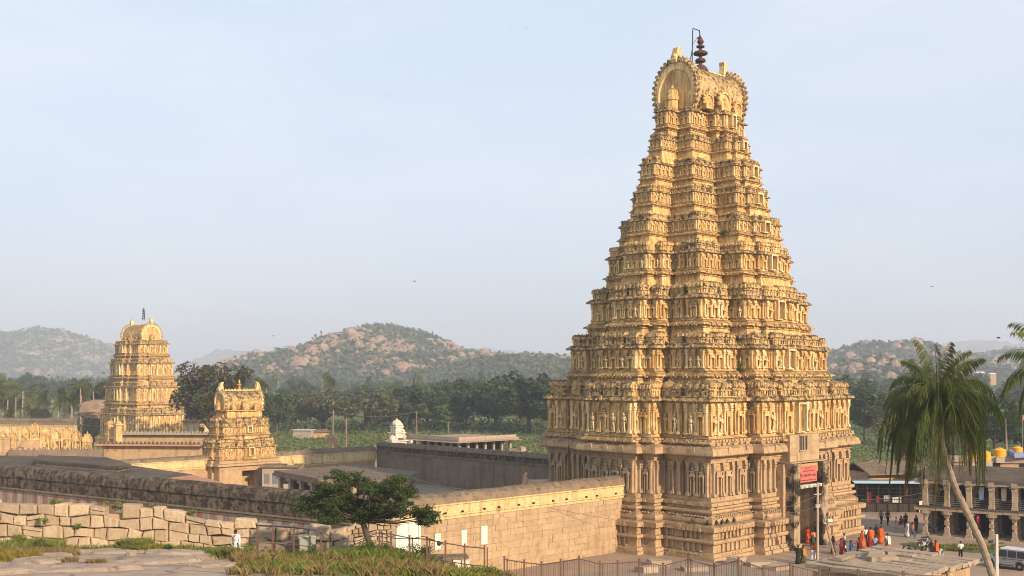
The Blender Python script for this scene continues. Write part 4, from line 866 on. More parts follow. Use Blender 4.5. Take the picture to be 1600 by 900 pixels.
# ---------------------------------------------------------------- the spreading tree
def limb_tree(name, label, base, trunk, clumps, leaf_n, leaf_s, mat, r0=.18, spread=.30, cat='tree', group=None, flat=.55):
    t = thing(name, label, cat, base, 0, group); b0 = Vector(base); tm = MB()
    pts = [Vector(p) - b0 for p in trunk]; n = len(pts); tm.tube(pts, [r0 * (1.25 if i == 0 else 1 - .25 * i / n) for i in range(n)], 9); top = pts[-1]
    for i, (c, r) in enumerate(clumps):
        c = Vector(c) - b0; m_ = top.lerp(c, .5) + Vector((random.uniform(-.2, .2), random.uniform(-.2, .2), -.12 * (c - top).length * .5))
        st0 = pts[-1].lerp(pts[-2], random.uniform(0, .25)); tm.tube([st0, st0.lerp(m_, .5) + Vector((0, 0, .05)), m_, c], [r0 * .42, r0 * .32, r0 * .22, r0 * .08], 5)
        for j in range(3): e = c + Vector((random.uniform(-1, 1), random.uniform(-1, 1), random.uniform(-.2, .5))) * r * .8; tm.tube([m_.lerp(c, .5), e], [r0 * .12, r0 * .04], 4)
    part('trunk', tm, M['trunk'], t)
    A = []
    for c, r in clumps:
        c = np.array(Vector(c) - b0); k = 9; sub = c + rng.normal(0, 1, (k, 3)) * np.array([r * .55, r * .55, r * .55 * flat]); m2 = int(leaf_n * r * r)
        A.append(sub[rng.integers(0, k, m2)] + rng.normal(0, 1, (m2, 3)) * np.array([r * spread, r * spread, r * spread * flat]))
    link('crown', quads('crown', leaf_quads(np.concatenate(A), leaf_s, .5), M[mat]), t); return t
YT = 70.0; ell = [(575, 748, 62, 9), (545, 760, 60, 10), (610, 762, 48, 10), (500, 778, 30, 10), (488, 790, 16, 8), (545, 782, 40, 10), (515, 800, 36, 12), (545, 806, 22, 10), (620, 785, 40, 9), (640, 798, 30, 8), (662, 808, 16, 6), (600, 803, 22, 7), (520, 768, 34, 9), (640, 778, 26, 8)]
cl = []
for ex, ey, rx, ry in ell:
    for j in range(max(3, int(rx / 8))):
        cl.append((P(ex + random.uniform(-.9, .9) * rx, ey + random.uniform(-1, 1) * ry, YT + random.uniform(-3.2, 3.2) * min(1, rx / 45)), random.uniform(.45, .8)))
tb = P(574, 869, YT); tb.z = zgp(tb.x, tb.y) - .1
limb_tree('spreading_tree', 'flat-crowned dark green tree with a bare curved trunk before the enclosure wall', tb, [tb, P(578, 850, YT), P(571, 830, YT), P(566, 812, YT)], cl, 1500, .16, 'near_leaf', .22, .26, flat=.42)

# ---------------------------------------------------------------- brown railing
def railing(name, label, posts, hgt=1.35, double=False):
    """posts: (px, y of the top in the photo, depth, tall)"""
    p0 = posts[0]; o = P(p0[0], p0[1], p0[2]); t = thing(name, label, 'railing', (o.x, o.y, 0)); tops = []
    for px, py, Y, tall in posts:
        c = P(px, py, Y); zb = min(zgp(c.x, c.y) - .15, c.z - 1.0); q = MB(); q.box((c.x - o.x, c.y - o.y, (zb + c.z) / 2), (.10, .10, c.z - zb)); 
        if tall: q.box((c.x - o.x + .16, c.y - o.y + .04, (zb + c.z) / 2 - .05), (.07, .07, c.z - zb - .1))
        q.box((c.x - o.x, c.y - o.y, c.z + .01), (.13, .13, .03)); part('post', q, M['iron'], t); tops.append(Vector((c.x - o.x, c.y - o.y, c.z)))
    pk = MB()
    for p, q in zip(tops, tops[1:]):
        d = q - p; pa, qa = p - Vector((0, 0, .14)), q - Vector((0, 0, .14))
        part('rail', MB().tube([pa, qa], .035, 5), M['iron'], t); part('rail', MB().tube([pa - Vector((0, 0, hgt - .3)), qa - Vector((0, 0, hgt - .3))], .03, 5), M['iron'], t)
        if double:
            m_ = max(2, int(d.length / .13))
            for i in range(1, m_): c = pa.lerp(qa, i / m_); pk.box((c.x, c.y, c.z - (hgt - .3) / 2), (.022, .022, hgt - .3))
    if double: stuff(part('pickets', pk, M['iron'], t))
    return t
railing('railing', 'short brown railing beside the grey metal cabinet', [(401, 818, 68, 0), (426, 819, 67.6, 0), (459, 821, 67.2, 0), (502, 826, 66.8, 0)])
railing('railing', 'brown railing stepping down past the white door', [(593, 829, 66, 1), (611, 831, 65.6, 0), (640, 837, 65.2, 1), (667, 839, 64.8, 1), (696, 845, 64.4, 0), (726, 850, 64, 0), (757, 853, 63.5, 1)])
railing('railing', 'long brown picket railing below the great tower', [(788, 870, 61, 1), (819, 875, 60.8, 0), (846, 878, 60.6, 0), (876, 874, 60.4, 1), (905, 869, 60.2, 0), (937, 877, 60.1, 1), (965, 876, 60, 0), (999, 873, 60, 0), (1036, 880, 60, 1), (1075, 870, 60, 1), (1116, 881, 60, 0), (1154, 872, 60, 1), (1193, 884, 60, 0), (1235, 879, 60, 1), (1281, 890, 60, 0), (1341, 890, 60, 1), (1412, 893, 60, 0), (1480, 897, 60, 1)], 1.35, True)
hs_ = thing('water_hose', 'blue hose sagging along the brown railing to the tree', 'hose'); part('hose', MB().tube([P(x, y, Y) for x, y, Y in ((400, 820, 67.9), (459, 823, 67.1), (495, 828, 66.7), (510, 835, 66.6), (525, 842, 66.5), (545, 846, 66.4), (560, 845, 66.3), (575, 838, 66.2), (593, 832, 65.9))], .03, 6), plain('hose_blue', (.075, .10, .16), .5), hs_)
hs_ = thing('black_cable', 'thin dark cable looped along the railing before the white door', 'cable'); part('cable', MB().tube([P(x, y, Y) for x, y, Y in ((593, 832, 65.9), (615, 841, 65.5), (640, 842, 65.1), (662, 838, 64.7), (675, 843, 64.6), (690, 849, 64.4), (694, 851, 64.3))], .025, 5), M['black_iron'], hs_); part('plug', MB().ball(P(686, 849, 64.4), (.14, .14, .16), 6, 4), M['black_iron'], hs_)
cb = P(480, 868, 68.3); cb.z = zgp(cb.x, cb.y) - .1; t = thing('metal_cabinet', 'grey-green metal electrical cabinet standing in the weeds', 'cabinet', cb, .25); cm = plain('cabinet_paint', (.27, .28, .23), .5)
part('body', MB().box((0, 0, .62), (1.0, .7, 1.24)), cm, t); part('lid', MB().box((0, 0, 1.28), (1.12, .82, .08), top=(.95, .9)), cm, t)
for s in (-1, 1): part('door', MB().box((s * .25, -.365, .65), (.46, .03, 1.05)).box((s * .06, -.39, .7), (.03, .03, .12)), cm, t)
cb = P(500, 868, 67.8); cb.z = zgp(cb.x, cb.y) - .1; o = part('concrete_post', MB().box((0, 0, .4), (.5, .4, .95), top=(.9, .9)).box((.5, 0, .45), (.14, .14, 1.0)), M['coping'], None, cb); tag(o, 'stub of grey concrete block beside the metal cabinet', 'block')
t = thing('low_wall', 'low dark brick kerb wall under the short railing', 'wall'); 
for i in range(9):
    for r in range(2):
        c = P(402 + i * 8.2 + r * 3, 855 - r * 6 + i * .4, 69.5); part('brick', MB().box((0, 0, 0), (.34, .4, .25), jit=.01), M['coping'], t, c)
cb = P(690, 884, 66.5); t = thing('stone_block_pile', 'low dark stone platform with dressed white-edged blocks in the weeds', 'platform', cb, .15)
part('slab', MB().box((.3, 0, .55), (2.6, 1.3, .14), jit=.02), M['coping'], t)
for i in range(5): part('block', MB().box((-.8 + i * .56, -.5, .2), (.5, .4, .5), jit=.02), M['whitewash'] if i > 2 else M['coping'], t)
c = P(606, 862, 68); o = part('boulder', MB().ball((0, 0, 0), (1.0, .7, .5), 10, 6, .08), M['coping'], None, (c.x, c.y, zgp(c.x, c.y) + .2)); tag(o, 'rounded dark boulder behind the railing beside the tree', 'boulder')
# loose ledges of the granite shelf
for i, (px, py, Y, w, d, h) in enumerate(((55, 876, 64, 3.4, 2.2, .32), (90, 868, 67, 2.4, 1.4, .25), (170, 862, 70, 4.5, 1.6, .2), (270, 864, 69.5, 4.0, 1.5, .25), (320, 872, 67, 2.4, 1.2, .25), (240, 880, 64.5, 5.0, 2.0, .2), (130, 893, 60.5, 6, 2.2, .24), (20, 893, 60, 5, 2, .3), (330, 888, 62.5, 3.0, 1.4, .22), (205, 868, 68, .8, .5, .3))):
    c = P(px, py, Y); q = MB(); n = 11; a0 = [random.uniform(.75, 1.15) for _ in range(n)]
    q.loft([[(math.cos(6.283 * k / n) * w / 2 * a0[k] * s_, math.sin(6.283 * k / n) * d / 2 * a0[k] * s_, z_ + .05 * math.sin(k * 2.3)) for k in range(n)] for s_, z_ in ((1.15, -.4), (1.05, h * .5), (.93, h * .9), (.7, h))])
    tag(structure(part('rock_ledge', q, M['rock'], None, (c.x, c.y, zgp(c.x, c.y)), random.uniform(-.3, .3))), 'flat pale granite ledge of the weedy shelf', None, 'granite ledges')
# ---------------------------------------------------------------- old mandapa roof below the railing
Fc = Vector((27.4, 74.7)); t = thing('ruined_pavilion', 'flat roof of an old stone pavilion made of broken slabs, before the plaza crowd', 'pavilion', (Fc.x, Fc.y, 0), TH)
part('wall_body', MB().box((5.1, 3.75, 1.6), (9.6, 6.9, 3.4)), M['granite_b'], t)
x = 0
for i in range(7):
    z = .2
    part('facing_stone', MB().box((.75 + i * 1.45, .26, 2.5), (1.42, .12, .95), jit=.02), M['granite_b'], t); part('facing_stone', MB().box((.5 + i * 1.48, .25, 1.5), (1.44, .12, .95), jit=.02), M['granite_b'], t)
for i in range(5): part('facing_stone', MB().box((.26, .8 + i * 1.5, 2.5), (.12, 1.46, .95), jit=.02), M['granite_b'], t)
x = -.3
while x < 10.4:
    w = random.uniform(.8, 1.25); y = -.35
    while y < 7.6:
        l = random.uniform(2.0, 4.2); l = min(l, 8.0 - y)
        part('roof_slab', MB().box((x + w / 2, y + l / 2, 3.48 + random.uniform(-.07, .07)), (w - .05, l - .07, .34), jit=.05), M['slab'], t); y += l
    x += w
for q in ((5.2, 5.2, 3.85, 3.2, 1.0, .35, .4), (4.6, 4.4, 3.82, 2.4, .8, .3, -.5), (3.0, 6.6, 3.8, 2.4, .7, .26, .1), (8.0, 5.5, 3.78, 1.8, .9, .2, .8)):
    part('loose_slab', MB().box(q[:3], q[3:6], q[6], jit=.05), M['slab'], t)
for i, (px, py, w, d, h, r, lab) in enumerate(((1030, 884, 2.0, 1.2, .6, .3, 'grey dressed block lying at the foot of the great tower wall corner'), (1150, 882, 1.5, 1.3, .7, .8, 'round-edged grey stone lying by the great tower plinth'), (1190, 884, 2.6, 1.0, .5, .2, 'long pale stone beam on the ground near the great tower'), (1215, 890, 2.4, 1.2, .45, .7, 'broken slab lying below the railing near the tower entrance'), (1085, 892, 2.2, 1.4, .5, .1, 'flat stone slab half hidden by the picket railing'), (1010, 895, 1.6, 1.3, .6, .5, 'carved block half hidden behind the picket railing'))):
    c = G(px, py); o = part('fallen_stone', MB().box((0, 0, h / 2 - .05), (w, d, h), jit=.09), M['slab'], None, c, r); tag(o, lab, 'stone', 'fallen stones')

# ---------------------------------------------------------------- two-storey pillared arcade
A0 = G(1446, 838); dirA = Vector((.84, -.543)); rzA = math.atan2(dirA.y, dirA.x)
t = thing('pillared_arcade', 'two-storey arcade of carved stone pillars along the plaza', 'arcade', A0, rzA)
def mk_pillar(h):
    q = MB(); q.box((0, 0, .16), (.66, .66, .32)); q.box((0, 0, h * .22), (.46, .46, h * .28)); q.lathe([(.25, h * .36), (.21, h * .38), (.21, h * .44), (.25, h * .46)], 8); q.box((0, 0, h * .54), (.45, .45, h * .16)); q.lathe([(.25, h * .62), (.2, h * .64), (.2, h * .72), (.25, h * .74)], 8)
    q.box((0, 0, h * .78), (.44, .44, h * .09)); q.box((0, 0, h * .85), (.62, .62, h * .06), top=(1.2, 1.2)); q.box((0, 0, h * .93), (1.05, .5, h * .12)); q.box((0, 0, h * .93), (.5, 1.05, h * .118)); return q
p1 = mk_pillar(2.75).mesh('pillar', M['pillar']); p2 = MB().box((0, 0, 1.2), (.5, .5, 2.4)).box((0, 0, 2.2), (.62, .62, .35)).box((0, 0, 2.45), (1.0, .52, .2)).box((0, 0, .2), (.6, .6, .4)).mesh('pillar', M['pillar'])
for r in range(3):
    for i in range(8):
        link('pillar', p1, t, (i * 2.22, r * 2.6, .15)); 
        if r < 2: link('pillar', p2, t, (i * 2.22, r * 2.6, 3.28))
part('plinth', MB().box((8.2, 2.9, .08), (18, 7.2, .2)), M['slab'], t)
for i in range(8): part('beam', MB().box((i * 2.22, 0, 3.06), (2.18, .62, .36), jit=.015), M['pillar'], t)
part('floor_slab', MB().box((8.0, 3.2, 3.10), (17.4, 5.7, .22)), M['granite'], t); part('floor_edge', MB().box((8.0, -.36, 3.34), (17.4, .12, .14)), M['roof_dark'], t)
for i in range(8): part('roof_beam', MB().box((i * 2.22, 0, 6.02), (2.18, .7, .42), jit=.015), M['concrete'], t)
for i in range(8): part('corbel', MB().box((i * 2.22, -.2, 5.98), (.6, .6, .5)), M['pillar'], t)
part('roof', MB().loft([[(x, y, z) for y, z in ((-.5, 6.2), (-.3, 6.42), (.6, 6.5), (4.0, 7.35), (6.2, 7.4), (6.2, 6.2))] for x in (-.6, 17)]), M['roof_dark'], t)
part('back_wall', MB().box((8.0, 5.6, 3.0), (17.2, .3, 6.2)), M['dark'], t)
rl = MB()
for k in range(5): rl.tube([(0, .05, 3.55 + k * .22), (17, .05, 3.55 + k * .22)], .018, 4)
stuff(part('railing_bars', rl, M['steel'], t))
for i, (x, c, lab) in enumerate(((5.9, (.42, .50, .56), 'pale blue cloth hung between upper arcade pillars'), (8.1, (.62, .50, .36), 'cream cloth bundle hung in the upper arcade'), (4.6, (.55, .46, .36), 'narrow beige cloth hung in the upper arcade'), (9.3, (.55, .50, .44), 'narrow grey cloth hung beside the cream bundle in the upper arcade'))):
    o = part('hanging_cloth', MB().loft([[(-w, yy, z) for w, z in ((.24, 0), (.28, -.6), (.2, -1.3), (-.2, -1.35), (-.25, -.6), (-.24, 0))] for yy in (-.05, .05)]), plain('cloth%d' % i, c, .9, .1), None, t.location + Vector((dirA.x * x, dirA.y * x + .6, 5.6)), rzA); tag(o, lab, 'cloth')
o = part('hanging_cloth', MB().ball((0, 0, 0), (.16, .16, .45), 7, 5), plain('cloth_pink', (.6, .03, .20), .8), None, t.location + Vector((dirA.x * 5.3, dirA.y * 5.3, 2.2)), 0); tag(o, 'bright pink cloth bundle hung under the lower arcade', 'cloth')
# grilled shop shed with blue tin roof
s0 = G(1338, 800); t = thing('grilled_shed', 'dark shop shed with iron grilles and a pale blue tin roof beside the great tower', 'shed', s0, -.05); LW = 9.6
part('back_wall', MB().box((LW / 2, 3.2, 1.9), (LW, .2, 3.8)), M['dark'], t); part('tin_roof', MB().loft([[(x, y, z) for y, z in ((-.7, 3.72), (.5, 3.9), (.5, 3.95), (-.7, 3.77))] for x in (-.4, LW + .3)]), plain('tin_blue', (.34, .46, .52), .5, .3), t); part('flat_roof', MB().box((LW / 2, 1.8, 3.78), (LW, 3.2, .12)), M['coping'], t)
for i in range(8): part('post', MB().box((LW * i / 7, 0, 1.85), (.09, .09, 3.7)), M['black_iron'], t)
gb = MB()
for k in range(6): gb.tube([(0, 0, 1.2 + k * .45), (LW, 0, 1.2 + k * .45)], .028, 4)
for k in range(42): gb.tube([(LW * k / 42, .01, .0), (LW * k / 42, .01, 3.7)], .016, 4)
stuff(part('grille', gb, M['black_iron'], t)); part('counter', MB().box((LW / 2, .5, .55), (LW - .3, .6, 1.1)), plain('shed_brown', (.055, .04, .034), .8), t)
for i, (x, z, w, h, c, lab) in enumerate(((1.9, 1.4, .55, 2.0, (.34, .03, .022), 'red upright panel behind the shed grille'), (3.0, 1.2, .4, 1.6, (.30, .03, .022), 'narrow red panel behind the shed grille'), (4.2, 1.6, .8, .9, (.45, .42, .38), 'pale goods stacked behind the shed grille'))):
    o = part('goods_panel', MB().box((0, 0, 0), (w, .2, h)), plain('goods%d' % i, c, .7), None, s0 + Vector((x, .9, z))); tag(o, lab, 'panel')
o = part('notice_board', MB().box((0, 0, 0), (1.15, .06, .75)).box((0, -.035, .05), (1.0, .02, .06)).box((0, -.035, -.12), (.9, .02, .06)), plain('board_white', (.62, .60, .54), .7), None, s0 + Vector((5.1, -.15, 1.55))); tag(o, 'white notice board on the shed grille', 'sign')
o = part('poster_stand', MB().box((0, 0, 0), (.9, .08, 1.45)).box((-.2, -.05, .0), (.05, .02, 1.4)).box((0, -.05, .2), (.85, .02, .04)), plain('poster', (.72, .56, .46), .7), None, s0 + Vector((8.3, -.5, .75))); tag(o, 'pale framed poster standing by the end of the grilled shed', 'poster')
# tiled gable house behind the shed
h0 = P(1372, 745, 150); t = thing('tiled_house', 'low house with a worn tiled gable roof behind the grilled shed', 'house', (h0.x, h0.y, 0), .25); part('wall_body', MB().box((3, 3, 2), (9, 6, 4)), M['granite'], t)
part('roof', MB().loft([[(x, y, z) for y, z in ((-1, 3.9), (3, 5.3), (7, 3.9), (7, 3.75), (3, 5.1), (-1, 3.75))] for x in (-2, 8)]), M['coping'], t)
# rooftop terrace with tanks
r0 = P(1580, 735, 140); t = thing('terrace_building', 'long low building with a pale parapet carrying yellow water tanks', 'building', (r0.x - 7, r0.y, 0), -.25)
part('wall_body', MB().box((8, 4, 3.3), (18, 8, 6.6)), M['granite'], t); part('parapet', MB().box((8, -.1, 6.7), (18.2, .3, .8)), M['concrete'], t)
part('roof_tiles', MB().loft([[(x, y, z) for y, z in ((-2.4, 4.9), (0, 5.7), (0, 5.5), (-2.4, 4.7))] for x in (-2, 17)]), M['roof_red'], t)
for k in range(4): part('window_opening', MB().box((1.5 + k * 3.2, -.03, 6.0), (.9, .1, .45)), M['dark'], t)
ty = plain('tank_yellow', (.80, .36, .015), .4, .3); tb_ = plain('tank_blue', (.10, .16, .30), .5); tl = plain('tank_lid', (.7, .33, .02), .5)
def tank(px, py, Y, r, h, mat, lab, blue=False):
    c = P(px, py, Y); o = thing('water_tank', lab, 'tank', c, 0, 'rooftop water tanks'); pr = [(r * .96, 0), (r, .06)]
    for k in range(4): pr += [(r, h * (.1 + k * .18)), (r * .95, h * (.13 + k * .18)), (r, h * (.17 + k * .18))]
    part('tank_body', MB().lathe(pr + [(r, h * .85), (r * .6, h * .97), (r * .35, h)], 16), mat, o); part('lid', MB().lathe([(r * .36, h), (r * .36, h * 1.06), (r * .1, h * 1.09)], 12), tl, o); part('stand', MB().box((0, 0, -.35), (r * 2, r * 2, .7)), M['concrete'], o)
tank(1562, 714, 139, .75, 1.1, ty, 'large yellow water tank on the pale parapet'); tank(1540, 720, 134, .6, 1.15, ty, 'yellow water tank half hidden by the coconut fronds'); tank(1521, 719, 134, .6, 1.2, ty, 'yellow water tank deep among the coconut fronds'); tank(1590, 711, 141, .6, 1.1, ty, 'yellow water tank behind the blue tarpaulin'); tank(1579, 713, 140, .42, .8, tb_, 'small grey-blue water drum between yellow tanks')
c = P(1598, 714, 138); o = part('tarpaulin', MB().box((0, 0, .25), (2.8, 1.6, .55), top=(.95, .7), jit=.05), tb_, None, c); tag(o, 'blue tarpaulin bundle on the terrace parapet', 'tarpaulin')
c = P(1598, 715, 150); o = thing('flag_pole', 'thin pole with a small red and white flag behind the tanks', 'flag', (c.x, c.y, 5)); part('pole', MB().tube([(0, 0, 0), (0, 0, 7.0)], .04, 5), M['steel'], o); part('flag', MB().box((.2, 0, 6.6), (.36, .03, .7)), plain('flag_red', (.6, .12, .08), .8), o)
# grass verge by the arcade
c = G(1505, 858); q = MB().loft([[(math.cos(6.283 * k / 14) * 6.0 * s_, math.sin(6.283 * k / 14) * 1.9 * s_, z_) for k in range(14)] for s_, z_ in ((1.1, -.1), (1.0, .08), (.6, .16))]); o = part('grass_verge', q, M['field'], None, c, rzA); tag(o, 'low green verge between the plaza and the arcade', None, None, 'structure')
o = link('grass', quads('grass', np.concatenate([patch_blades(5000, patch(c.x, c.y, 4.5, 1.6), .28, .03)]) + np.array([0, 0, .08]), M['weed'])); tag(o, 'short green grass on the verge by the arcade', 'grass', None, 'stuff')

# ---------------------------------------------------------------- poles and wires
def pole(name, label, base, h, r, mat, cat='pole', lean=0): 
    o = thing(name, label, cat, base); part('shaft', MB().tube([(0, 0, -.2), (lean * .5, 0, h * .5), (lean, 0, h)], [r * 1.15, r, r * .85], 7), mat, o); return o
b_ = G(1277.5, 877); o = pole('electric_pole', 'leaning-braced concrete electric pole in front of the tower entrance', b_, 7.4, .12, M['pillar'])
part('cross_arm', MB().box((0, 0, 6.3), (.9, .09, .09), .5).box((0, 0, 5.2), (.5, .2, .3), .5), M['steel'], o)
e_ = G(1304, 870); part('stay_strut', MB().tube([(e_.x - b_.x, e_.y - b_.y, 0), (.25, .1, 5.6)], [.10, .08], 6), M['pillar'], o)
c_ = Vector((e_.x - b_.x, e_.y - b_.y, 0)).lerp(Vector((.25, .1, 5.6)), .62); part('flood_lamp', MB().box((c_.x + .35, c_.y - .1, c_.z + .25), (.5, .3, .25), .4).box((c_.x + .1, c_.y, c_.z), (.7, .08, .08), .4), M['whitewash'], o)
b_ = P(1557, 960, 62); b_.z = zgp(b_.x, b_.y); o = pole('street_pole', 'pale steel pole with two dark brackets beside the leaning coconut trunk', b_, P(1557, 835, 62).z - b_.z, .11, plain('pole_white', (.55, .52, .48), .5)); hh = P(1557, 852, 62).z - b_.z
part('bracket', MB().tube([(-.32, 0, hh), (0, 0, hh + .1), (.45, 0, hh + .14)], .035, 5).tube([(-.4, 0, hh + .25), (-.1, .1, hh + .3)], .03, 5).box((-.33, 0, hh + .2), (.2, .15, .16)), M['black_iron'], o)
far_poles = {}
for k, (px, yt, Y, hgt, lab) in enumerate(((519.5, 641, 215, 9, 'slim wooden electric pole behind the warm wall end'), (541, 653, 205, 8, 'wooden electric pole beside the stone turret on the court wall'), (651, 642, 270, 8, 'electric pole behind the white shrine'), (701, 658, 300, 7, 'electric pole behind the pillared pavilion roof'), (733, 672, 330, 5, 'thin distant pole at the edge of the field'))):
    top = P(px, yt, Y); o = pole('electric_pole', lab, (top.x, top.y, 0), top.z, .16, M['wood'], lean=.15 if k == 0 else 0); far_poles[k] = top; part('cross_arm', MB().box((0, 0, top.z - .4), (1.2, .1, .1)), M['wood'], o)
def wire(label, pts, r=.025, sag=1.0):
    o = thing('overhead_wire', label, 'wire'); P0 = []
    for p, q in zip(pts, pts[1:]):
        for i in range(9): u = i / 8; P0.append(Vector(p).lerp(Vector(q), u) - Vector((0, 0, 4 * sag * u * (1 - u))))
    part('wire', MB().tube(P0, r, 4), M['wire'], o)
wire('sagging wire from the field poles to the squat tower', [P(440, 664, 240), far_poles[0], far_poles[2]], .05, 1.4)
wire('wire sagging between the poles behind the pavilion', [far_poles[2], far_poles[3], far_poles[4]], .04, 1.0)
wire('thick pale cable from the pillared hall to the sunlit wall', [P(622, 738, 128), P(740, 768, 104), P(760, 772, 100)], .05, .3)
wire('thin wire drooping along the sunlit block wall', [P(770, 770, 98), P(960, 812, 104)], .015, .2)
wire('thin wire crossing the dark-topped wall and the palm grove', [P(-20, 598, 200), P(160, 655, 170)], .05, 1.0)
wire('second thin wire crossing the palm grove', [P(-20, 625, 190), P(180, 668, 170)], .04, 1.0)
pt = G(1277.5, 877) + Vector((0, 0, 6.2))
for k, (px, py, Y) in enumerate(((1150, 800, 90), (1500, 758, 112), (1190, 795, 100))): wire(('wire from the electric pole toward the railing', 'wire from the electric pole to the arcade', 'low wire from the electric pole past the tower plinth')[k], [pt - Vector((0, 0, k * .5)), P(px, py, Y)], .018, .5)

# ---------------------------------------------------------------- people
def skin(name, J, E_, root, sub=1):
    me = bpy.data.meshes.new(name); me.from_pydata([j[:3] for j in J], [], []); me.edges.add(len(E_)); me.edges.foreach_set('vertices', [i for e in E_ for i in e]); me.update()
    o = bpy.data.objects.new('tmp', me); COL.objects.link(o); mo = o.modifiers.new('s', 'SKIN'); mo.use_smooth_shade = True
    for i, j in enumerate(J):
        v = me.skin_vertices[0].data[i]; v.radius = (j[3], j[4] if len(j) > 4 else j[3]); v.use_root = (i == root)
    o.modifiers.new('d', 'SUBSURF').levels = sub
    dg = bpy.context.evaluated_depsgraph_get(); r = bpy.data.meshes.new_from_object(o.evaluated_get(dg)); bpy.data.objects.remove(o); r.name = name; r.materials.clear(); r.materials.append(None); return r
def pose(kind):
    s = {'stand': ((.0, .0), (.0, .0)), 'walk': ((-.16, -.22), (.06, .26))}.get(kind, None); J = {}
    if kind == 'sit':
        J.update(pel=(0, 0, .14), spi=(0, -.03, .36), che=(0, -.06, .56), nec=(0, -.08, .68), hea=(0, -.11, .80), top=(0, -.10, .92))
        for k, x in (('l', -1), ('r', 1)): J.update({k + 'hip': (x * .10, -.02, .13), k + 'kne': (x * .14, -.34, .46), k + 'ank': (x * .12, -.42, .08), k + 'toe': (x * .12, -.58, .04), k + 'sho': (x * .18, -.06, .62), k + 'elb': (x * .24, -.2, .42), k + 'wri': (x * .14, -.36, .46), k + 'han': (x * .08, -.42, .47)})
        return J
    J.update(pel=(0, 0, .93), spi=(0, .01, 1.14), che=(0, 0, 1.34), nec=(0, .0, 1.46), hea=(0, -.03, 1.58), top=(0, -.01, 1.70))
    for n_, (k, x) in enumerate((('l', -1), ('r', 1))):
        ky, ay = s[n_]; sw = -ay * .7
        J.update({k + 'hip': (x * .09, 0, .90), k + 'kne': (x * .10, ky - .02, .50), k + 'ank': (x * .10, ay + .02, .09), k + 'toe': (x * .11, ay - .13, .035), k + 'sho': (x * .18, 0, 1.40), k + 'elb': (x * .25, sw * .5 + .03, 1.13), k + 'wri': (x * .27, sw * .9 - .04, .90), k + 'han': (x * .27, sw - .06, .82)})
    return J
RAD = dict(pel=(.13, .11), spi=(.125, .095), che=(.15, .105), nec=(.05,), hea=(.088, .10), top=(.06, .07), hip=(.085,), kne=(.058,), ank=(.038,), toe=(.035,), sho=(.058,), elb=(.042,), wri=(.028,), han=(.034, .02))
CH = [('pel', 'spi'), ('spi', 'che'), ('che', 'nec'), ('nec', 'hea'), ('hea', 'top')] + [(k + a_, k + b_) for k in 'lr' for a_, b_ in (('hip', 'kne'), ('kne', 'ank'), ('ank', 'toe'), ('sho', 'elb'), ('elb', 'wri'), ('wri', 'han'))] + [('pel', k + 'hip') for k in 'lr'] + [('che', k + 'sho') for k in 'lr']
def sub_skin(name, J, keys, grow, chains, root, over={}):
    ks = list(keys); R_ = lambda k: over.get(k, tuple(r + grow for r in RAD[k if k in RAD else k[1:]]))
    return skin(name, [(*J[k], *R_(k)) for k in ks], [(ks.index(a_), ks.index(b_)) for a_, b_ in chains if a_ in ks and b_ in ks], ks.index(root))
BODY = {}
for kd in ('stand', 'walk', 'sit'):
    J = pose(kd); me = sub_skin('person_' + kd, J, J.keys(), 0, CH, 'pel')
    ex = MB(); hx = Vector(J['hea'])
    ex.box((hx.x, hx.y - .105, hx.z - .005), (.03, .04, .045), top=(.5, .4))                  # nose
    for s in (-1, 1): ex.ball((s * .092, hx.y + .015, hx.z), (.014, .03, .036), 5, 4)           # ears
    ex.box((hx.x, hx.y - .088, hx.z - .052), (.05, .02, .014))                                  # mouth
    for k, s in (('l', -1), ('r', 1)):                                                         # five fingers
        w_, h_ = Vector(J[k + 'wri']), Vector(J[k + 'han']); d = (h_ - w_).normalized(); sd_ = d.cross(Vector((1, 0, 0))); sd_ = sd_.normalized() if sd_.length > .1 else Vector((0, 1, 0))
        for i, ln in enumerate((.06, .075, .08, .07)):
            a_ = h_ + sd_ * (i - 1.5) * .017; m_ = a_ + d * ln * .6; e_ = m_ + (d + Vector((-s * .6, 0, 0))).normalized() * ln * .5; ex.tube([a_ - d * .01, m_, e_], [.009, .008, .006], 5)
        a_ = h_.lerp(w_, .5) - sd_ * .03; ex.tube([a_, a_ - sd_ * .03 + d * .04, a_ - sd_ * .03 + d * .075], [.011, .009, .007], 5)
    bm = bmesh.new(); bm.from_mesh(me); off = len(bm.verts); vs_ = [bm.verts.new(v) for v in ex.v]
    for f_ in ex.f:
        try: bm.faces.new([vs_[i] for i in f_])
        except ValueError: pass
    bm.to_mesh(me); bm.free()
    tor = sub_skin('shirt', J, [k for k in J if k in ('pel', 'spi', 'che', 'nec', 'lsho', 'rsho', 'lelb', 'relb')], .028, CH, 'pel', {'nec': (.062, .06), 'pel': (.165, .14)})
    leg = sub_skin('trousers', J, [k for k in J if k == 'pel' or k[1:] in ('hip', 'kne', 'ank')], .026, CH, 'pel', {'pel': (.15, .125)})
    long_ = sub_skin('long_shirt', J, [k for k in J if k in ('pel', 'spi', 'che', 'nec') or k[1:] in ('sho', 'elb', 'wri')], .032, CH, 'pel', {'nec': (.062, .06), 'pel': (.18, .15)})
    hr = MB().ball((hx.x, hx.y + .03, hx.z + .055), (.105, .112, .10), 9, 6).mesh('hair', plain('black_hair', (.012, .010, .009), .6)) if kd == 'stand' else None
    BODY[kd] = dict(body=me, shirt=tor, trousers=leg, kurta=long_, J=J)
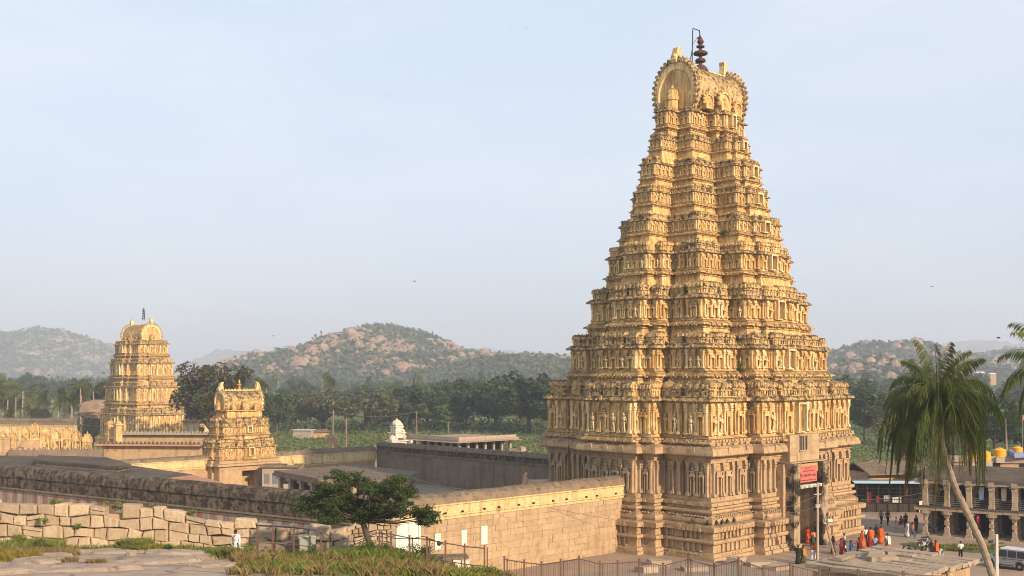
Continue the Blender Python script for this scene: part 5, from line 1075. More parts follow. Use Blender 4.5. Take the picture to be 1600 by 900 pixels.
HAIR = MB().ball((0, .028, .05), (.102, .108, .10), 9, 6).mesh('hair', bpy.data.materials['black_hair']); BUN = MB().ball((0, .028, .05), (.105, .112, .105), 9, 6).ball((0, .15, .0), (.06, .05, .07), 7, 5).tube([(0, .12, -.05), (0, .13, -.35)], [.045, .015], 5).mesh('hair', bpy.data.materials['black_hair'])
def cone_skirt(name, z0, z1, r0, r1, fold=.03, n=20):
    rr = []
    for i in range(6):
        u = i / 5; rr.append([((r0 + (r1 - r0) * u ** 1.2) * (1 + fold * u * math.sin(k * 2.9) / .3) * math.cos(6.283 * k / n) * 1.05, (r0 + (r1 - r0) * u ** 1.2) * (1 + fold * u * math.sin(k * 2.9) / .3) * math.sin(6.283 * k / n) * .9, z0 + (z1 - z0) * u) for k in range(n)])
    m_ = MB(); m_.loft(rr[::-1]); return m_
SK = cone_skirt('skirt', 1.06, .05, .15, .27).mesh('skirt', None, True); SK.materials.append(None)
PAL = MB().loft([[(-.17, -.10, 1.43), (-.05, -.14, 1.44), (-.05, -.11, 1.45), (-.17, -.07, 1.45)], [(.0, -.19, 1.2), (.15, -.16, 1.2), (.15, -.13, 1.2), (.0, -.16, 1.2)], [(.08, -.17, 1.0), (.22, -.1, 1.0), (.2, -.07, 1.0), (.08, -.14, 1.0)]]).loft([[(-.2, -.02, 1.45), (-.04, -.02, 1.47), (-.04, .1, 1.46), (-.2, .1, 1.44)], [(-.26, .10, 1.2), (-.0, .14, 1.2), (-.0, .17, 1.2), (-.26, .14, 1.2)], [(-.28, .16, .75), (-.02, .22, .75), (-.02, .25, .75), (-.28, .2, .75)]]).mesh('shawl', None); PAL.materials.append(None)
ROBE = cone_skirt('robe', 1.45, .12, .19, .33, .05).mesh('robe', None, True); ROBE.materials.append(None)
for q in BODY.values():
    for k in ('body', 'shirt', 'trousers', 'kurta'): q[k].polygons.foreach_set('use_smooth', [True] * len(q[k].polygons))
skm = [plain('skin_%d' % i, c, .6, .3) for i, c in enumerate(((.16, .075, .04), (.22, .11, .06), (.11, .052, .03)))]
_cm = {}
def cloth(c):
    if c not in _cm: 
        m_ = mat_new('cloth_%d' % len(_cm)); g_ = N(m_); geo_ = g_.n('ShaderNodeNewGeometry'); nn_ = g_.noise(g_.scale(geo_.outputs['Position'], (9, 9, 2)), 1.0, 3); g_.finish(g_.mix(g_.ramp(nn_, .35, .7), c, tuple(x * .72 for x in c)), .85, nn_, .5, .03, spec=.1); _cm[c] = m_
    return _cm[c]
def person(px, py, rz, kd, top, low, lab, dress=None, hair='s', sc=1.0, z=0.0, pos=None, shawl=None):
    c = pos if pos is not None else G(px, py, z); b_ = BODY[kd]; o = link('person', b_['body'], None, c, rz, (sc,) * 3, random.choice(skm)); tag(o, lab, 'person', 'people on the plaza' if pos is None else None, 'thing')
    hx = b_['J']['hea']
    h_ = link('hair', BUN if hair == 'b' else HAIR, o, hx)
    if dress == 'robe': link('robe', ROBE, o, (0, 0, 0), 0, (1, 1, 1), cloth(top)); link('shawl', PAL, o, (0, 0, 0), 0, (1.15, 1.2, 1), cloth(low))
    else:
        link('shirt' if dress != 'kurta' else 'long_shirt', b_['kurta' if dress == 'kurta' else 'shirt'], o, (0, 0, 0), 0, (1, 1, 1), cloth(top))
        if dress == 'sari': link('skirt', SK, o, (0, 0, 0), 0, (1, 1, 1), cloth(low)); link('shawl', PAL, o, (0, 0, 0), 0, (1.05, 1.05, 1), cloth(shawl or low))
        elif dress == 'dhoti': link('dhoti', SK, o, (0, 0, 0), 0, (.9, .9, 1), cloth(low))
        else: link('trousers', b_['trousers'], o, (0, 0, 0), 0, (1, 1, 1), cloth(low))
    return o
OR, WH, BK, CR, NV, PK, GY, BR, TE, YE, GN = (.72, .13, .02), (.62, .60, .56), (.018, .017, .018), (.30, .015, .02), (.03, .05, .10), (.58, .07, .10), (.20, .21, .22), (.09, .035, .022), (.025, .07, .08), (.55, .36, .04), (.05, .08, .04)
person(1247, 881, 2.8, 'stand', BK, (.03, .03, .02), 'woman in near-black dress walking away beside an olive-clad companion', 'sari', 'b'); person(1255, 880, 2.9, 'walk', (.12, .10, .03), (.07, .07, .04), 'person in olive dress with a mustard shoulder cloth', 'sari', 'b', shawl=(.5, .25, .03))
person(1271, 876, 2.6, 'walk', (.68, .12, .03), WH, 'man in orange shirt and white trousers walking to the entrance')
person(1262, 849, .4, 'walk', (.60, .05, .02), (.66, .08, .02), 'person in red-orange sari standing in the tower doorway', 'sari', 'b'); person(1270.5, 854, .2, 'stand', (.66, .14, .05), GN, 'person in orange shawl and dark skirt by the tower doorway', 'sari', 'b', shawl=(.62, .30, .22)); person(1276.5, 842, .3, 'stand', YE, WH, 'person in yellow shirt just inside the tower doorway')
person(1302, 864, .8, 'walk', BK, BR, 'person in dark clothes with a red bundle stepping behind the slanting strut', 'sari', 'b', shawl=CR)
person(1315, 868, 1.2, 'walk', CR, (.34, .02, .04), 'woman in crimson sari beside the slanting strut', 'sari', 'b'); person(1319, 860, 1.6, 'stand', WH, NV, 'man in white shirt behind the crimson sari'); person(1321, 868, 1.4, 'walk', WH, BK, 'small child in white shirt beside the crimson sari', None, 's', .68)
person(1330, 871, 1.0, 'walk', (.02, .09, .26), (.02, .10, .30), 'woman in bright blue sari walking alone', 'sari', 'b', .96)
person(1342, 867, 2.9, 'stand', PK, BR, 'woman in pink blouse and dark brown skirt', 'sari', 'b'); person(1347, 856, 2.2, 'walk', OR, OR, 'slim figure wrapped in plain orange robes near the tower plinth', 'robe', 's', 1.02); person(1352.5, 850, 3.0, 'stand', WH, BK, 'man in white shirt and black trousers between orange robes')
person(1360.5, 853, 3.0, 'walk', OR, OR, 'broad figure in billowing orange robes beside the motorcycle', 'robe', 's', 1.13); person(1358, 866, 2.8, 'stand', (.36, .03, .03), CR, 'woman in crimson skirt in front of the billowing orange robes', 'sari', 'b'); person(1376, 850, 2.6, 'walk', OR, OR, 'figure in orange robes walking past the motorcycle', 'robe', 's', 1.1); person(1369, 845, 3.0, 'stand', BK, BK, 'man in black standing between two orange robes')
person(1386.5, 863, 3.0, 'walk', WH, (.34, .09, .03), 'stout person in white top and rust skirt carrying a bag', 'sari', 's', 1.1, shawl=WH)
person(1377, 820, .3, 'walk', GY, BK, 'woman in grey top and black trousers walking from the shed', None, 'b'); person(1387, 821, .2, 'walk', (.16, .02, .04), BK, 'long-haired woman in maroon top and black trousers', None, 'b', 1.04); person(1400, 826, 1.0, 'walk', WH, WH, 'child in white clothes running across the plaza', None, 's', .78)
person(1407, 819, .5, 'sit', (.35, .03, .03), CR, 'person in red sitting on the plaza near the shed', None, 's', 1.05); person(1415, 825, .2, 'stand', BK, BK, 'person in black standing by the vendor mat'); person(1417.5, 839, 1.8, 'walk', WH, WH, 'woman in white sari walking by the arcade', 'sari', 'b'); person(1426, 841, 1.5, 'walk', (.62, .13, .07), (.10, .13, .20), 'person in coral top and jeans near the arcade', None, 'b'); person(1431.5, 831, .5, 'stand', BK, GN, 'tall man in black with a bag by the arcade corner', None, 's', 1.08)
person(1411, 867, 1.6, 'sit', (.26, .18, .12), BR, 'brown-clad person sitting on the ground behind the ruined roof'); person(1420, 868, 1.9, 'sit', NV, GY, 'dark blue clad person sitting on the ground behind the ruined roof', None, 's', 1.1); person(1428.5, 869, 1.0, 'sit', (.5, .08, .07), CR, 'small child in coral red sitting beside the seated people', None, 's', .9)
person(1440, 871, 1.8, 'sit', GN, (.4, .12, .03), 'person in green and orange seated at the end of the group', None, 'b', 1.15); person(1447, 870, 2.2, 'sit', (.55, .38, .34), PK, 'person in pale pink seated in the group behind the ruined roof', None, 'b', 1.2); person(1455, 872, 2.4, 'stand', TE, TE, 'woman in dark teal sari in the group behind the ruined roof', 'sari', 'b', .98); person(1462, 873, 2.8, 'stand', (.5, .10, .03), CR, 'woman in crimson sari with an orange shawl', 'sari', 'b', 1.04, shawl=OR); person(1468, 871, 2.5, 'sit', WH, WH, 'person in white half hidden behind the crimson sari', None, 's', 1.2)
person(1501, 875, 3.0, 'stand', WH, BK, 'man in white shirt and black trousers standing alone on the kerb', None, 's', 1.05); person(1467, 833, .6, 'walk', BK, BK, 'dark figure walking under the lower arcade', None, 's', 1.05)
mp_ = P(371.5, 878, 67.5); mp_.z = zgp(mp_.x, mp_.y) - .12
man = person(0, 0, -.25, 'walk', (.74, .72, .70), BK, 'man in a long white shirt walking in the weeds below the rubble wall', 'kurta', 's', 1.12, pos=mp_); man.rotation_euler = (.16, .0, -.25)
part('shirt_tail', cone_skirt('tail', 1.05, .66, .175, .22, .02), cloth((.74, .72, .70)), man); part('scarf', MB().tube([(-.07, -.09, 1.45), (-.02, -.16, 1.33), (.06, -.11, 1.45)], .022, 5), plain('scarf_red', (.5, .04, .06), .8), man)
mb = MB(); 
bg_ = mp_ + Vector((.36, .05, .55)); o = part('carrier_bag', MB().ball((0, 0, 0), (.13, .09, .26), 8, 6, .05), cloth((.60, .57, .52)), None, bg_); o.rotation_euler = (0, -.45, 0); tag(o, 'white carrier bag held by the man in the long white shirt', 'bag')

# ---------------------------------------------------------------- motorcycles and jeep
def motorcycle(px, py, rz, lab, c):
    t = thing('motorcycle', lab, 'motorcycle', G(px, py), rz, 'motorcycles on the plaza'); bm_ = plain('moto_paint', c, .3, .5)
    for x in (-.62, .62):
        w = part('wheel', MB().lathe([(.22, -.04), (.29, -.05), (.31, 0), (.29, .05), (.22, .04)], 16).xf(Matrix.Translation((x, 0, .31)) @ Matrix.Rotation(math.pi / 2, 4, 'X')), M['black_iron'], t); part('rim', MB().lathe([(.05, -.05), (.2, -.03), (.22, 0), (.2, .03), (.05, .05)], 12).xf(Matrix.Translation((x, 0, .31)) @ Matrix.Rotation(math.pi / 2, 4, 'X')), M['steel'], w)
    part('engine', MB().box((0, 0, .42), (.42, .26, .34)).tube([(.1, -.14, .3), (-.6, -.16, .32)], .045, 6), M['steel'], t); part('fuel_tank', MB().ball((.14, 0, .78), (.28, .15, .14), 8, 5), bm_, t); part('seat', MB().box((-.36, 0, .80), (.66, .24, .10), top=(.95, .8)), M['black_iron'], t)
    part('fork', MB().tube([(.62, .08, .31), (.42, .08, .95)], .025, 5).tube([(.62, -.08, .31), (.42, -.08, .95)], .025, 5), M['steel'], t); part('handlebar', MB().tube([(.30, -.36, 1.02), (.42, 0, .98), (.30, .36, 1.02)], .02, 5), M['black_iron'], t); part('headlight', MB().ball((.5, 0, .86), (.09, .1, .1), 8, 5), M['steel'], t); part('mudguard', MB().box((-.62, 0, .64), (.5, .14, .05)).box((.66, 0, .64), (.36, .12, .04)), bm_, t); return t
motorcycle(1367, 864, 1.2, 'motorcycle with grey panels ridden through the orange robes', (.10, .11, .12)); motorcycle(1443, 856, .5, 'dark motorcycle parked beside the seated group', (.02, .02, .025)); motorcycle(1447, 851, .6, 'black motorcycle parked tight behind another by the verge', (.05, .015, .015)); motorcycle(1452, 834, .9, 'dark motorcycle standing under the lower arcade', (.02, .02, .03))
rd = person(0, 0, 1.2 + math.pi / 2, 'sit', (.30, .33, .36), NV, 'rider in pale grey shirt on the moving motorcycle', None, 's', 1.1, pos=G(1367, 864) + Vector((-.05, -.1, .72)))
jc = G(1577, 888); jd = Vector((-.66, .75)); t = thing('jeep', 'boxy silver-grey jeep parked on the plaza beside the pale pole', 'car', jc, math.atan2(jd.y, jd.x)); JP = plain('jeep_silver', (.36, .38, .39), .35, .5, .3); GL = plain('jeep_glass', (.03, .035, .04), .1, .6)
def side_loft(prof, ws): return MB().loft([[(x, y, z) for x, z in prof] for y in ws])
low_ = [(-2.0, .55), (-2.05, .62), (-2.05, 1.02), (1.0, 1.05), (1.15, 1.07), (2.0, 1.0), (2.12, .9), (2.12, .6), (2.05, .5), (1.75, .48), (1.7, .68), (1.55, .82), (1.25, .84), (1.02, .74), (.94, .46), (-.85, .46), (-.93, .72), (-1.12, .84), (-1.4, .84), (-1.62, .7), (-1.7, .5)]
b_ = part('body', MB().loft([[(x, y * (1 if z < 1.0 else .97), z) for x, z in low_] for y in (-.86, -.83, .83, .86)]), JP, t)
part('cabin', MB().loft([[(x, y, z) for x, z in ((-2.04, 1.03), (-2.0, 1.78), (-1.9, 1.83), (.45, 1.83), (.55, 1.8), (1.02, 1.06))] for y in (-.78, .78)]), JP, t); part('roof', MB().box((-.72, 0, 1.86), (2.5, 1.5, .07), top=(.97, .92)), plain('jeep_roof', (.50, .54, .56), .35, .5), t)
for s in (-1, 1):
    for x0, x1, x2, x3 in ((-.12, .80, .50, -.12), (-.95, -.22, -.22, -.95), (-1.85, -1.05, -1.05, -1.82)): part('window', MB().loft([[(x0, y, 1.12), (x1, y, 1.12), (x2, y, 1.72), (x3, y, 1.72)] for y in ((s * .785, s * .80) if s > 0 else (s * .80, s * .785))]), GL, t)
    for x in (-1.27, 1.35):
        w = part('wheel', MB().lathe([(.22, -.11), (.35, -.11), (.37, -.06), (.37, .06), (.35, .11), (.22, .11)], 18).xf(Matrix.Translation((x, s * .76, .37)) @ Matrix.Rotation(math.pi / 2, 4, 'X')), M['black_iron'], t); part('rim', MB().lathe([(.04, -.12), (.2, -.10), (.23, -.08), (.23, .08), (.2, .10), (.04, .12)], 14).xf(Matrix.Translation((x, s * .76, .37)) @ Matrix.Rotation(math.pi / 2, 4, 'X')), M['steel'], w)
    part('mirror', MB().box((.95, s * .98, 1.22), (.1, .18, .16)), M['black_iron'], t); part('door_strip', MB().box((-.3, s * .868, .98), (2.6, .02, .05)), M['black_iron'], t); part('door_handle', MB().box((.1, s * .872, .9), (.16, .03, .04)), M['black_iron'], t); part('headlight', MB().box((2.12, s * .62, .85), (.06, .26, .18)), M['whitewash'], t); part('running_board', MB().box((.05, s * .86, .40), (1.7, .2, .06)), M['black_iron'], t)
part('windscreen', MB().loft([[(.60, -.68, 1.74), (.60, .68, 1.74), (1.0, .7, 1.1), (1.0, -.7, 1.1)], [(.62, -.68, 1.75), (.62, .68, 1.75), (1.02, .7, 1.11), (1.02, -.7, 1.11)]]), GL, t); part('bumper', MB().box((2.16, 0, .58), (.16, 1.7, .2)), M['black_iron'], t)
# ---------------------------------------------------------------- beyond the brown court wall
c0 = P(717, 700, 212); t = thing('pillared_pavilion', 'long flat-roofed pillared pavilion beyond the brown court wall', 'pavilion', (c0.x, c0.y, 0), TH)
for i in range(7): part('pillar', MB().box((i * 2.3 + .3, .3, 2.2), (.5, .5, 4.4)).box((i * 2.3 + .3, .3, 4.3), (.9, .9, .35)), M['pillar'], t)
for i in range(1, 7): part('pillar', MB().box((.3, i * 2.3 + .3, 2.2), (.5, .5, 4.4)).box((.3, i * 2.3 + .3, 4.3), (.9, .9, .35)), M['pillar'], t)
part('roof_slab', MB().box((7.2, 7.2, 4.68), (16.4, 16.4, .36)), M['slab'], t); part('eave', MB().loft([[(-1.6, -1.6, 4.3), (16, -1.6, 4.3), (16, 16, 4.3), (-1.6, 16, 4.3)], [(-.9, -.9, 4.49), (15.4, -.9, 4.49), (15.4, 15.4, 4.49), (-.9, 15.4, 4.49)]]), M['slab'], t); part('parapet', MB().box((7.2, -.4, 5.1), (15.6, .5, .5)).box((-.4, 7.4, 5.1), (.5, 15.0, .48)), M['slab'], t); part('interior_core', MB().box((8.6, 8.6, 2.2), (12, 12, 4.3)), M['dark'], t)
w0 = P(620, 700, 228); t = thing('white_shrine', 'small whitewashed shrine with a stepped domed tower beyond the brown court wall', 'shrine', (w0.x, w0.y, 0), TH)
part('wall_body', MB().box((0, 0, 1.2), (6.0, 5, 2.4)), M['granite'], t); part('eave', MB().box((0, 0, 2.5), (7.4, 6.2, .25)), M['whitewash'], t)
for i, (s, z) in enumerate(((3.0, 2.62), (2.4, 4.3), (1.8, 5.6))): part('tier', MB().box((0, 0, z + .5), (s, s, 1.0)).box((0, 0, z + 1.1), (s * 1.18, s * 1.18, .2)), M['whitewash'], t); 
for s in (-1, 1):
    for i in range(3): part('corner_dome', MB().lathe([(.4, 0), (.42, .5), (.32, .55), (.4, .7), (.3, .95), (.05, 1.15)], 8, (s * (1.2 - i * .28), -(1.2 - i * .28), 3.75 + i * 1.28), .5), M['whitewash'], t)
part('dome', MB().lathe([(.75, 0), (1.0, .25), (1.02, .6), (.8, 1.0), (.35, 1.3), (.1, 1.5), (.02, 1.8)], 10, (0, 0, 6.8)), M['whitewash'], t)
for x, y in ((-2.4, -1.6), (2.5, -1.7)): part('turret', MB().box((x, y, 3.3), (1.3, 1.3, 1.4)).box((x, y, 4.05), (1.5, 1.5, .16)).lathe([(.6, 4.1), (.66, 4.4), (.4, 4.8), (.06, 5.1)], 8, (x, y, 0)), M['whitewash'], t)
q0 = P(519, 694, 193); o = part('stone_turret', MB().box((0, 0, .4), (2.2, 1.6, .8)).lathe([(.95, .8), (1.0, 1.1), (.85, 1.6), (.3, 1.8)], 9), M['granite'], None, (q0.x, q0.y, 5.2)); tag(o, 'small brown stone turret on top of the court wall', 'turret')
sh = P(458, 668, 300); t = thing('white_shed', 'low white shed at the edge of the green field', 'shed', (sh.x, sh.y, 0), -.2); part('wall_body', MB().box((2.6, 1.5, 1.1), (5.4, 3, 2.2)), M['concrete'], t); part('roof', MB().box((2.6, 1.4, 2.3), (5.9, 3.6, .2)), plain('tin_white', (.42, .42, .42), .5), t)
for i, (px, Y, s) in enumerate(((489, 302, 1.0), (505, 305, 1.2))): c = P(px, 668, Y); t = thing('hut', ('small dark hut beside the white shed', 'low thatched hut at the end of the sheds')[i], 'hut', (c.x, c.y, 0)); part('wall_body', MB().box((0, 0, .8), (2.4 * s, 2, 1.6)), M['granite'], t); part('roof', MB().box((0, 0, 1.9), (3.2 * s, 2.8, .7), top=(.6, .1)), M['coping'], t)
t = thing('stone_pile', 'heap of broken temple stones beside the pillared pavilion', 'rubble'); 
for i in range(34):
    c = P(random.uniform(783, 850), 700, random.uniform(196, 214)); k = random.uniform(.0, 1); part('block', MB().box((0, 0, 0), (random.uniform(1, 2.2), random.uniform(.7, 1.3), random.uniform(.5, 1.0)), jit=.1), M['slab'] if i % 3 else M['coping'], t, (c.x, c.y, .3 + 3.4 * k * (1 - abs((c.x / c.y * F + 800 - 812) / 50))), random.uniform(0, 3))
c = P(147, 645, 320); o = part('boulder', MB().ball((0, 0, 0), (6.0, 4, 2.9), 14, 9, .13), M['boulder'], None, (c.x + 1, c.y, 7.2)); tag(o, 'great brown boulder beside the five-storey tower in the palm grove', 'boulder')
t = thing('stone_pile', 'pale rubble heap in the green field beside the great tower', 'rubble')
for i in range(16): c = G(random.uniform(1336, 1382), random.uniform(728, 738)); part('block', MB().ball((0, 0, .3), (random.uniform(.6, 1.4), .7, .6), 7, 4, .15), M['slab'], t, c)

# ---------------------------------------------------------------- trees and palms
def crown_pts(R_, Hc, k, n, flat=.7):
    u = rng.normal(size=(k, 3)); u /= np.linalg.norm(u, axis=1)[:, None]; u[:, 2] = u[:, 2] * .9 + .12
    c = u * np.array([R_, R_, R_ * flat]) * rng.uniform(.55, .95, (k, 1)) + np.array([0, 0, Hc])
    r = R_ * rng.uniform(.20, .36, k); i = rng.integers(0, k, n); d = rng.normal(size=(n, 3)); d /= np.linalg.norm(d, axis=1)[:, None]; d[:, 2] *= .75
    return c, c[i] + d * (r[i] * rng.uniform(.55, 1.08, n))[:, None]
def proto_tree(R_, Hh, n, leaf, mat, flat=.75, sparse=1.0):
    c, pts = crown_pts(R_, Hh - R_ * flat * .85, 26, int(n * sparse), flat)
    cr = quads('crown', leaf_quads(pts, leaf, .6, .7), M[mat]); tm = MB(); tm.tube([(0, 0, -.5), (.1, 0, Hh * .3), (0, .1, Hh * .55)], [R_ * .075, R_ * .06, R_ * .05], 7)
    for i in range(9): q = c[i]; tm.tube([(0, 0, Hh * .28), (q[0] * .5, q[1] * .5, Hh * .3 + (q[2] - Hh * .3) * .65), tuple(q)], [R_ * .04, R_ * .028, R_ * .01], 5)
    return tm.mesh('trunk', M['trunk']), cr
PT = [proto_tree(6.5, 12, 2600, .95, 'leaf_dark'), proto_tree(7.5, 13, 2800, 1.0, 'leaf_dark', .7), proto_tree(5.5, 11, 2200, .9, 'leaf', .9), proto_tree(6.0, 12, 2400, .9, 'leaf', .8), proto_tree(8.0, 11, 2600, .9, 'leaf_brown', .55, .7), proto_tree(5.0, 13, 2200, .85, 'leaf_dark', 1.15), proto_tree(4.5, 8, 1700, .8, 'leaf_bright', .8)]
def put_tree(proto, loc, s, label, group=None, rz=None, name='tree', sz=None):
    t = thing(name, label, 'tree', loc, random.uniform(0, 6.28) if rz is None else rz, group); t.scale = (s, s, sz or s)
    link('trunk', proto[0], t); link('crown', proto[1], t); return t
def frond_geo(az, el, ln, droop, nl=34, ll=.75, wid=.05, tw=0.0, side_droop=.6):
    n = 14; pts = []; p = np.zeros(3); a = el
    for i in range(n + 1):
        pts.append(p.copy()); u = i / n; d = np.array([math.cos(az) * math.cos(a), math.sin(az) * math.cos(a), math.sin(a)]); p = p + d * ln / n; a -= droop * (.4 + 1.2 * u) / n
        a = max(a, -1.5)
    pts = np.array(pts); out = []
    for j in range(nl):
        u = .10 + .90 * (j + .5) / nl; f = u * n; i = min(int(f), n - 1); q = pts[i] + (pts[i + 1] - pts[i]) * (f - i); d = pts[i + 1] - pts[i]; d /= np.linalg.norm(d)
        s = np.cross(d, [0, 0, 1.0]); s = s / (np.linalg.norm(s) + 1e-6) if np.linalg.norm(s) > .05 else np.array([-math.sin(az), math.cos(az), 0]); L_ = ll * (.45 + .75 * math.sin(math.pi * min(1, u * 1.02) ** .8)) * rng.uniform(.85, 1.1)
        for sg in (-1, 1):
            v = s * sg * rng.uniform(.55, .85) + d * rng.uniform(.45, .75) + np.array([0, 0, -side_droop * rng.uniform(.6, 1.4)]); v /= np.linalg.norm(v); v2 = v + np.array([0, 0, -.55]); v2 /= np.linalg.norm(v2)
            m = q + v * L_ * .5; tip = m + v2 * L_ * .55; w = np.cross(v, s * sg + np.array([0, 0, .4])); w = w / (np.linalg.norm(w) + 1e-6) * wid; w = d * wid * .7 + w * .5
            out.append([q - w * .3, m - w, tip, m + w])
    rach = MB().tube([tuple(x) for x in pts], [.045 * (1 - .85 * i / n) * ln / 4 for i in range(n + 1)], 5)
    R_ = np.array([[rach.v[i] for i in f] for f in rach.f if len(f) == 4])
    return np.concatenate([np.array(out), R_])
def palm_proto(h, fr, ln, mat, nl=18, wid=.09):
    A = [frond_geo(6.283 * i * .382 * 2.6, math.radians(rng.uniform(-25, 75)), ln * rng.uniform(.8, 1.1), rng.uniform(1.2, 2.2), nl, ln * .22, wid) for i in range(fr)]
    return MB().tube([(0, 0, -.5), (.25, 0, h * .4), (.1, .1, h)], [.28, .2, .16], 7).mesh('trunk', M['palm_trunk']), quads('crown', np.concatenate(A) + np.array([.1, .1, h]), M[mat])
PP = [palm_proto(8.5, 24, 4.6, 'palm_leaf', 20, .10), palm_proto(11, 24, 4.8, 'palm_leaf', 20, .10), palm_proto(6.0, 24, 4.4, 'palm_leaf', 20, .10)]
gz = lambda y: float(zg(0, y))
# single trees one can name
def at(px, Y): c = P(px, 600, Y); return Vector((c.x, c.y, gz(Y) - .2))
bigA = proto_tree(9.0, 20, 5200, .75, 'leaf_brown', .72, .8); put_tree(bigA, at(330, 236), 1.0, 'tall airy olive-brown tree between the five-storey and squat towers', None, 1.0)
put_tree(PT[3], at(432, 325), 1.05, 'round dark green tree behind the squat tower', None, .4); put_tree(PT[4], at(505, 345), 1.35, 'wide brownish spreading tree behind the field poles', None, 2.0, sz=1.25); put_tree(PT[4], at(572, 340), 1.3, 'wide bare-branched brown tree behind the white shrine', None, 4.0, sz=1.2)
put_tree(PT[0], at(826, 330), 1.5, 'tall dark mass of tree next to the great tower above the pavilion', None, 1.2); put_tree(PT[1], at(775, 345), 1.3, 'broad dark tree above the pillared pavilion', None, 2.4); put_tree(PT[5], at(728, 352), 1.25, 'upright dark tree behind the pole past the pavilion', None, .3); put_tree(PT[0], at(866, 320), 1.25, 'dark tree half hidden by the edge of the great tower', None, 3.3)
for px, Y, k, lab in ((610, 352, 2, 'narrow mid green tree just behind the white shrine'), (640, 360, 0, 'dark rounded tree between the white shrine and the pole'), (668, 356, 3, 'rounded green tree behind the shrine-side end of the pavilion roof'), (695, 350, 6, 'small bright tree behind the pole past the pavilion'), (655, 395, 1, 'broad dark tree in the second row behind the white shrine'), (462, 372, 2, 'narrow green tree above the white shed'), (705, 380, 5, 'tall upright tree behind the pavilion roof centre')):
    put_tree(PT[k], at(px, Y), 1.15, lab)
put_tree(proto_tree(5.5, 15, 1500, .5, 'leaf_brown', 1.0, .8), at(1408, 175), 1.0, 'sparse brownish tree rising behind the coconut palm', None, 2.0); put_tree(PT[0], at(1352, 290), 1.15, 'dark tree beside the great tower above the green field', None, 2.0); put_tree(PT[1], at(1555, 230), .95, 'dense dark tree behind the yellow water tanks', None, 1.0); put_tree(PT[3], at(1600, 215), .95, 'mid green tree behind the flag pole', None, 1.6); put_tree(PT[1], at(1500, 260), 1.0, 'dark tree behind the coconut crown', None, 2.6)
def put_palm(pr, loc, s, lab, grp=None): 
    t = put_tree(pr, loc, s, lab, grp, None, 'palm_tree'); return t
put_palm(PP[1], at(1571, 205), .85, 'slim lone palm rising behind the yellow tanks')
# palm grove at the far wall
for i in range(70):
    Y = rng.uniform(320, 440); px = rng.uniform(-30, 165) if i < 58 else rng.uniform(250, 420); put_palm(PP[i % 3], at(px, Y), rng.uniform(.95, 1.35), 'coconut palm in the grove behind the weathered lime wall' if i < 58 else 'palm showing between the two smaller towers', 'palms of the grove' if i < 58 else 'palms between the towers')
# the wood on the plain: rows of individual trees
nw = 0
for Y, sp in ((372, 9.0), (425, 10.5), (490, 11.5), (580, 13), (690, 14.5), (820, 17)):
    x = -.50 * Y
    while x < .50 * Y:
        px = 800 + F * x / Y; ok = not (865 < px < 1300) and not (px < 170 and Y < 480)
        if Y < 400 and 420 < px < 610: ok = False
        if ok and nw < 285:
            yy = Y + rng.uniform(-22, 22); xx = x + rng.uniform(-3, 3); s = rng.uniform(.8, 1.35) * (1.0 if Y < 600 else 1.12)
            if rng.random() < .18: put_palm(PP[int(rng.integers(0, 3))], Vector((xx, yy, gz(yy))), s * 1.15, 'palm standing among the trees of the plain wood', 'palms of the plain wood')
            else:
                kk = int(rng.choice([0, 1, 2, 3, 5, 4, 6], p=[.2, .2, .14, .2, .1, .09, .07]))
                put_tree(PT[kk], Vector((xx, yy, gz(yy))), s, ('dark rounded tree of the wood on the plain', 'broad dark-crowned tree of the wood on the plain', 'narrow mid green tree of the wood on the plain', 'rounded mid green tree of the wood on the plain', 'flat-crowned brownish tree of the wood on the plain', 'tall upright dark tree of the wood on the plain', 'small bright green tree of the wood on the plain')[kk], 'trees of the plain wood'); nw += 1
        x += sp * rng.uniform(.8, 1.2)
# farther wood reads as one mass
n = 900; Yw = rng.uniform(880, 1500, n); xw = rng.uniform(-.55, .55, n) * Yw; cc = np.stack([xw, Yw, rng.uniform(2, 10, n)], 1); m_ = 60000; i_ = rng.integers(0, n, m_)
o = link('woodland', quads('woodland', leaf_quads(cc[i_] + rng.normal(0, 1, (m_, 3)) * np.array([6, 6, 3.0]), 3.0, .6, .8), M['leaf_dark'])); tag(o, 'distant green woodland at the foot of the hills', 'woodland', None, 'stuff')
# undergrowth filling the edge of the wood and the field
def scrub_field(name, lab, n, xr, yr, size, hz, mat, px=None):
    c = np.stack([rng.uniform(*xr, n), rng.uniform(*yr, n), np.zeros(n)], 1); px_ = 800 + F * c[:, 0] / c[:, 1]
    c = c[(px_ > (px or (-999, 9999))[0]) & (px_ < (px or (-999, 9999))[1])]; n = len(c); c[:, 2] = zg(c[:, 0], c[:, 1]); k = 14; C_ = np.repeat(c, k, 0) + rng.normal(0, 1, (n * k, 3)) * np.array([1.3, 1.3, hz * .4]); C_[:, 2] = zg(C_[:, 0], C_[:, 1]) + np.abs(rng.normal(0, hz * .55, n * k))
    o = link(name, quads(name, leaf_quads(C_, size, .7, .7), M[mat])); tag(o, lab, 'undergrowth', None, 'stuff')
scrub_field('undergrowth', 'rough green undergrowth over the field beyond the brown court wall', 4200, (-130, 15), (212, 345), .55, 1.0, 'field', (425, 900)); scrub_field('undergrowth', 'green field growth beside the great tower', 1500, (45, 130), (175, 290), .55, .7, 'field'); scrub_field('undergrowth', 'dark bushes along the foot of the wood', 1500, (-200, 60), (335, 420), 1.0, 2.6, 'leaf'); scrub_field('undergrowth', 'dark bushes along the foot of the wood behind the arcade', 900, (70, 240), (290, 420), 1.0, 3.0, 'leaf')

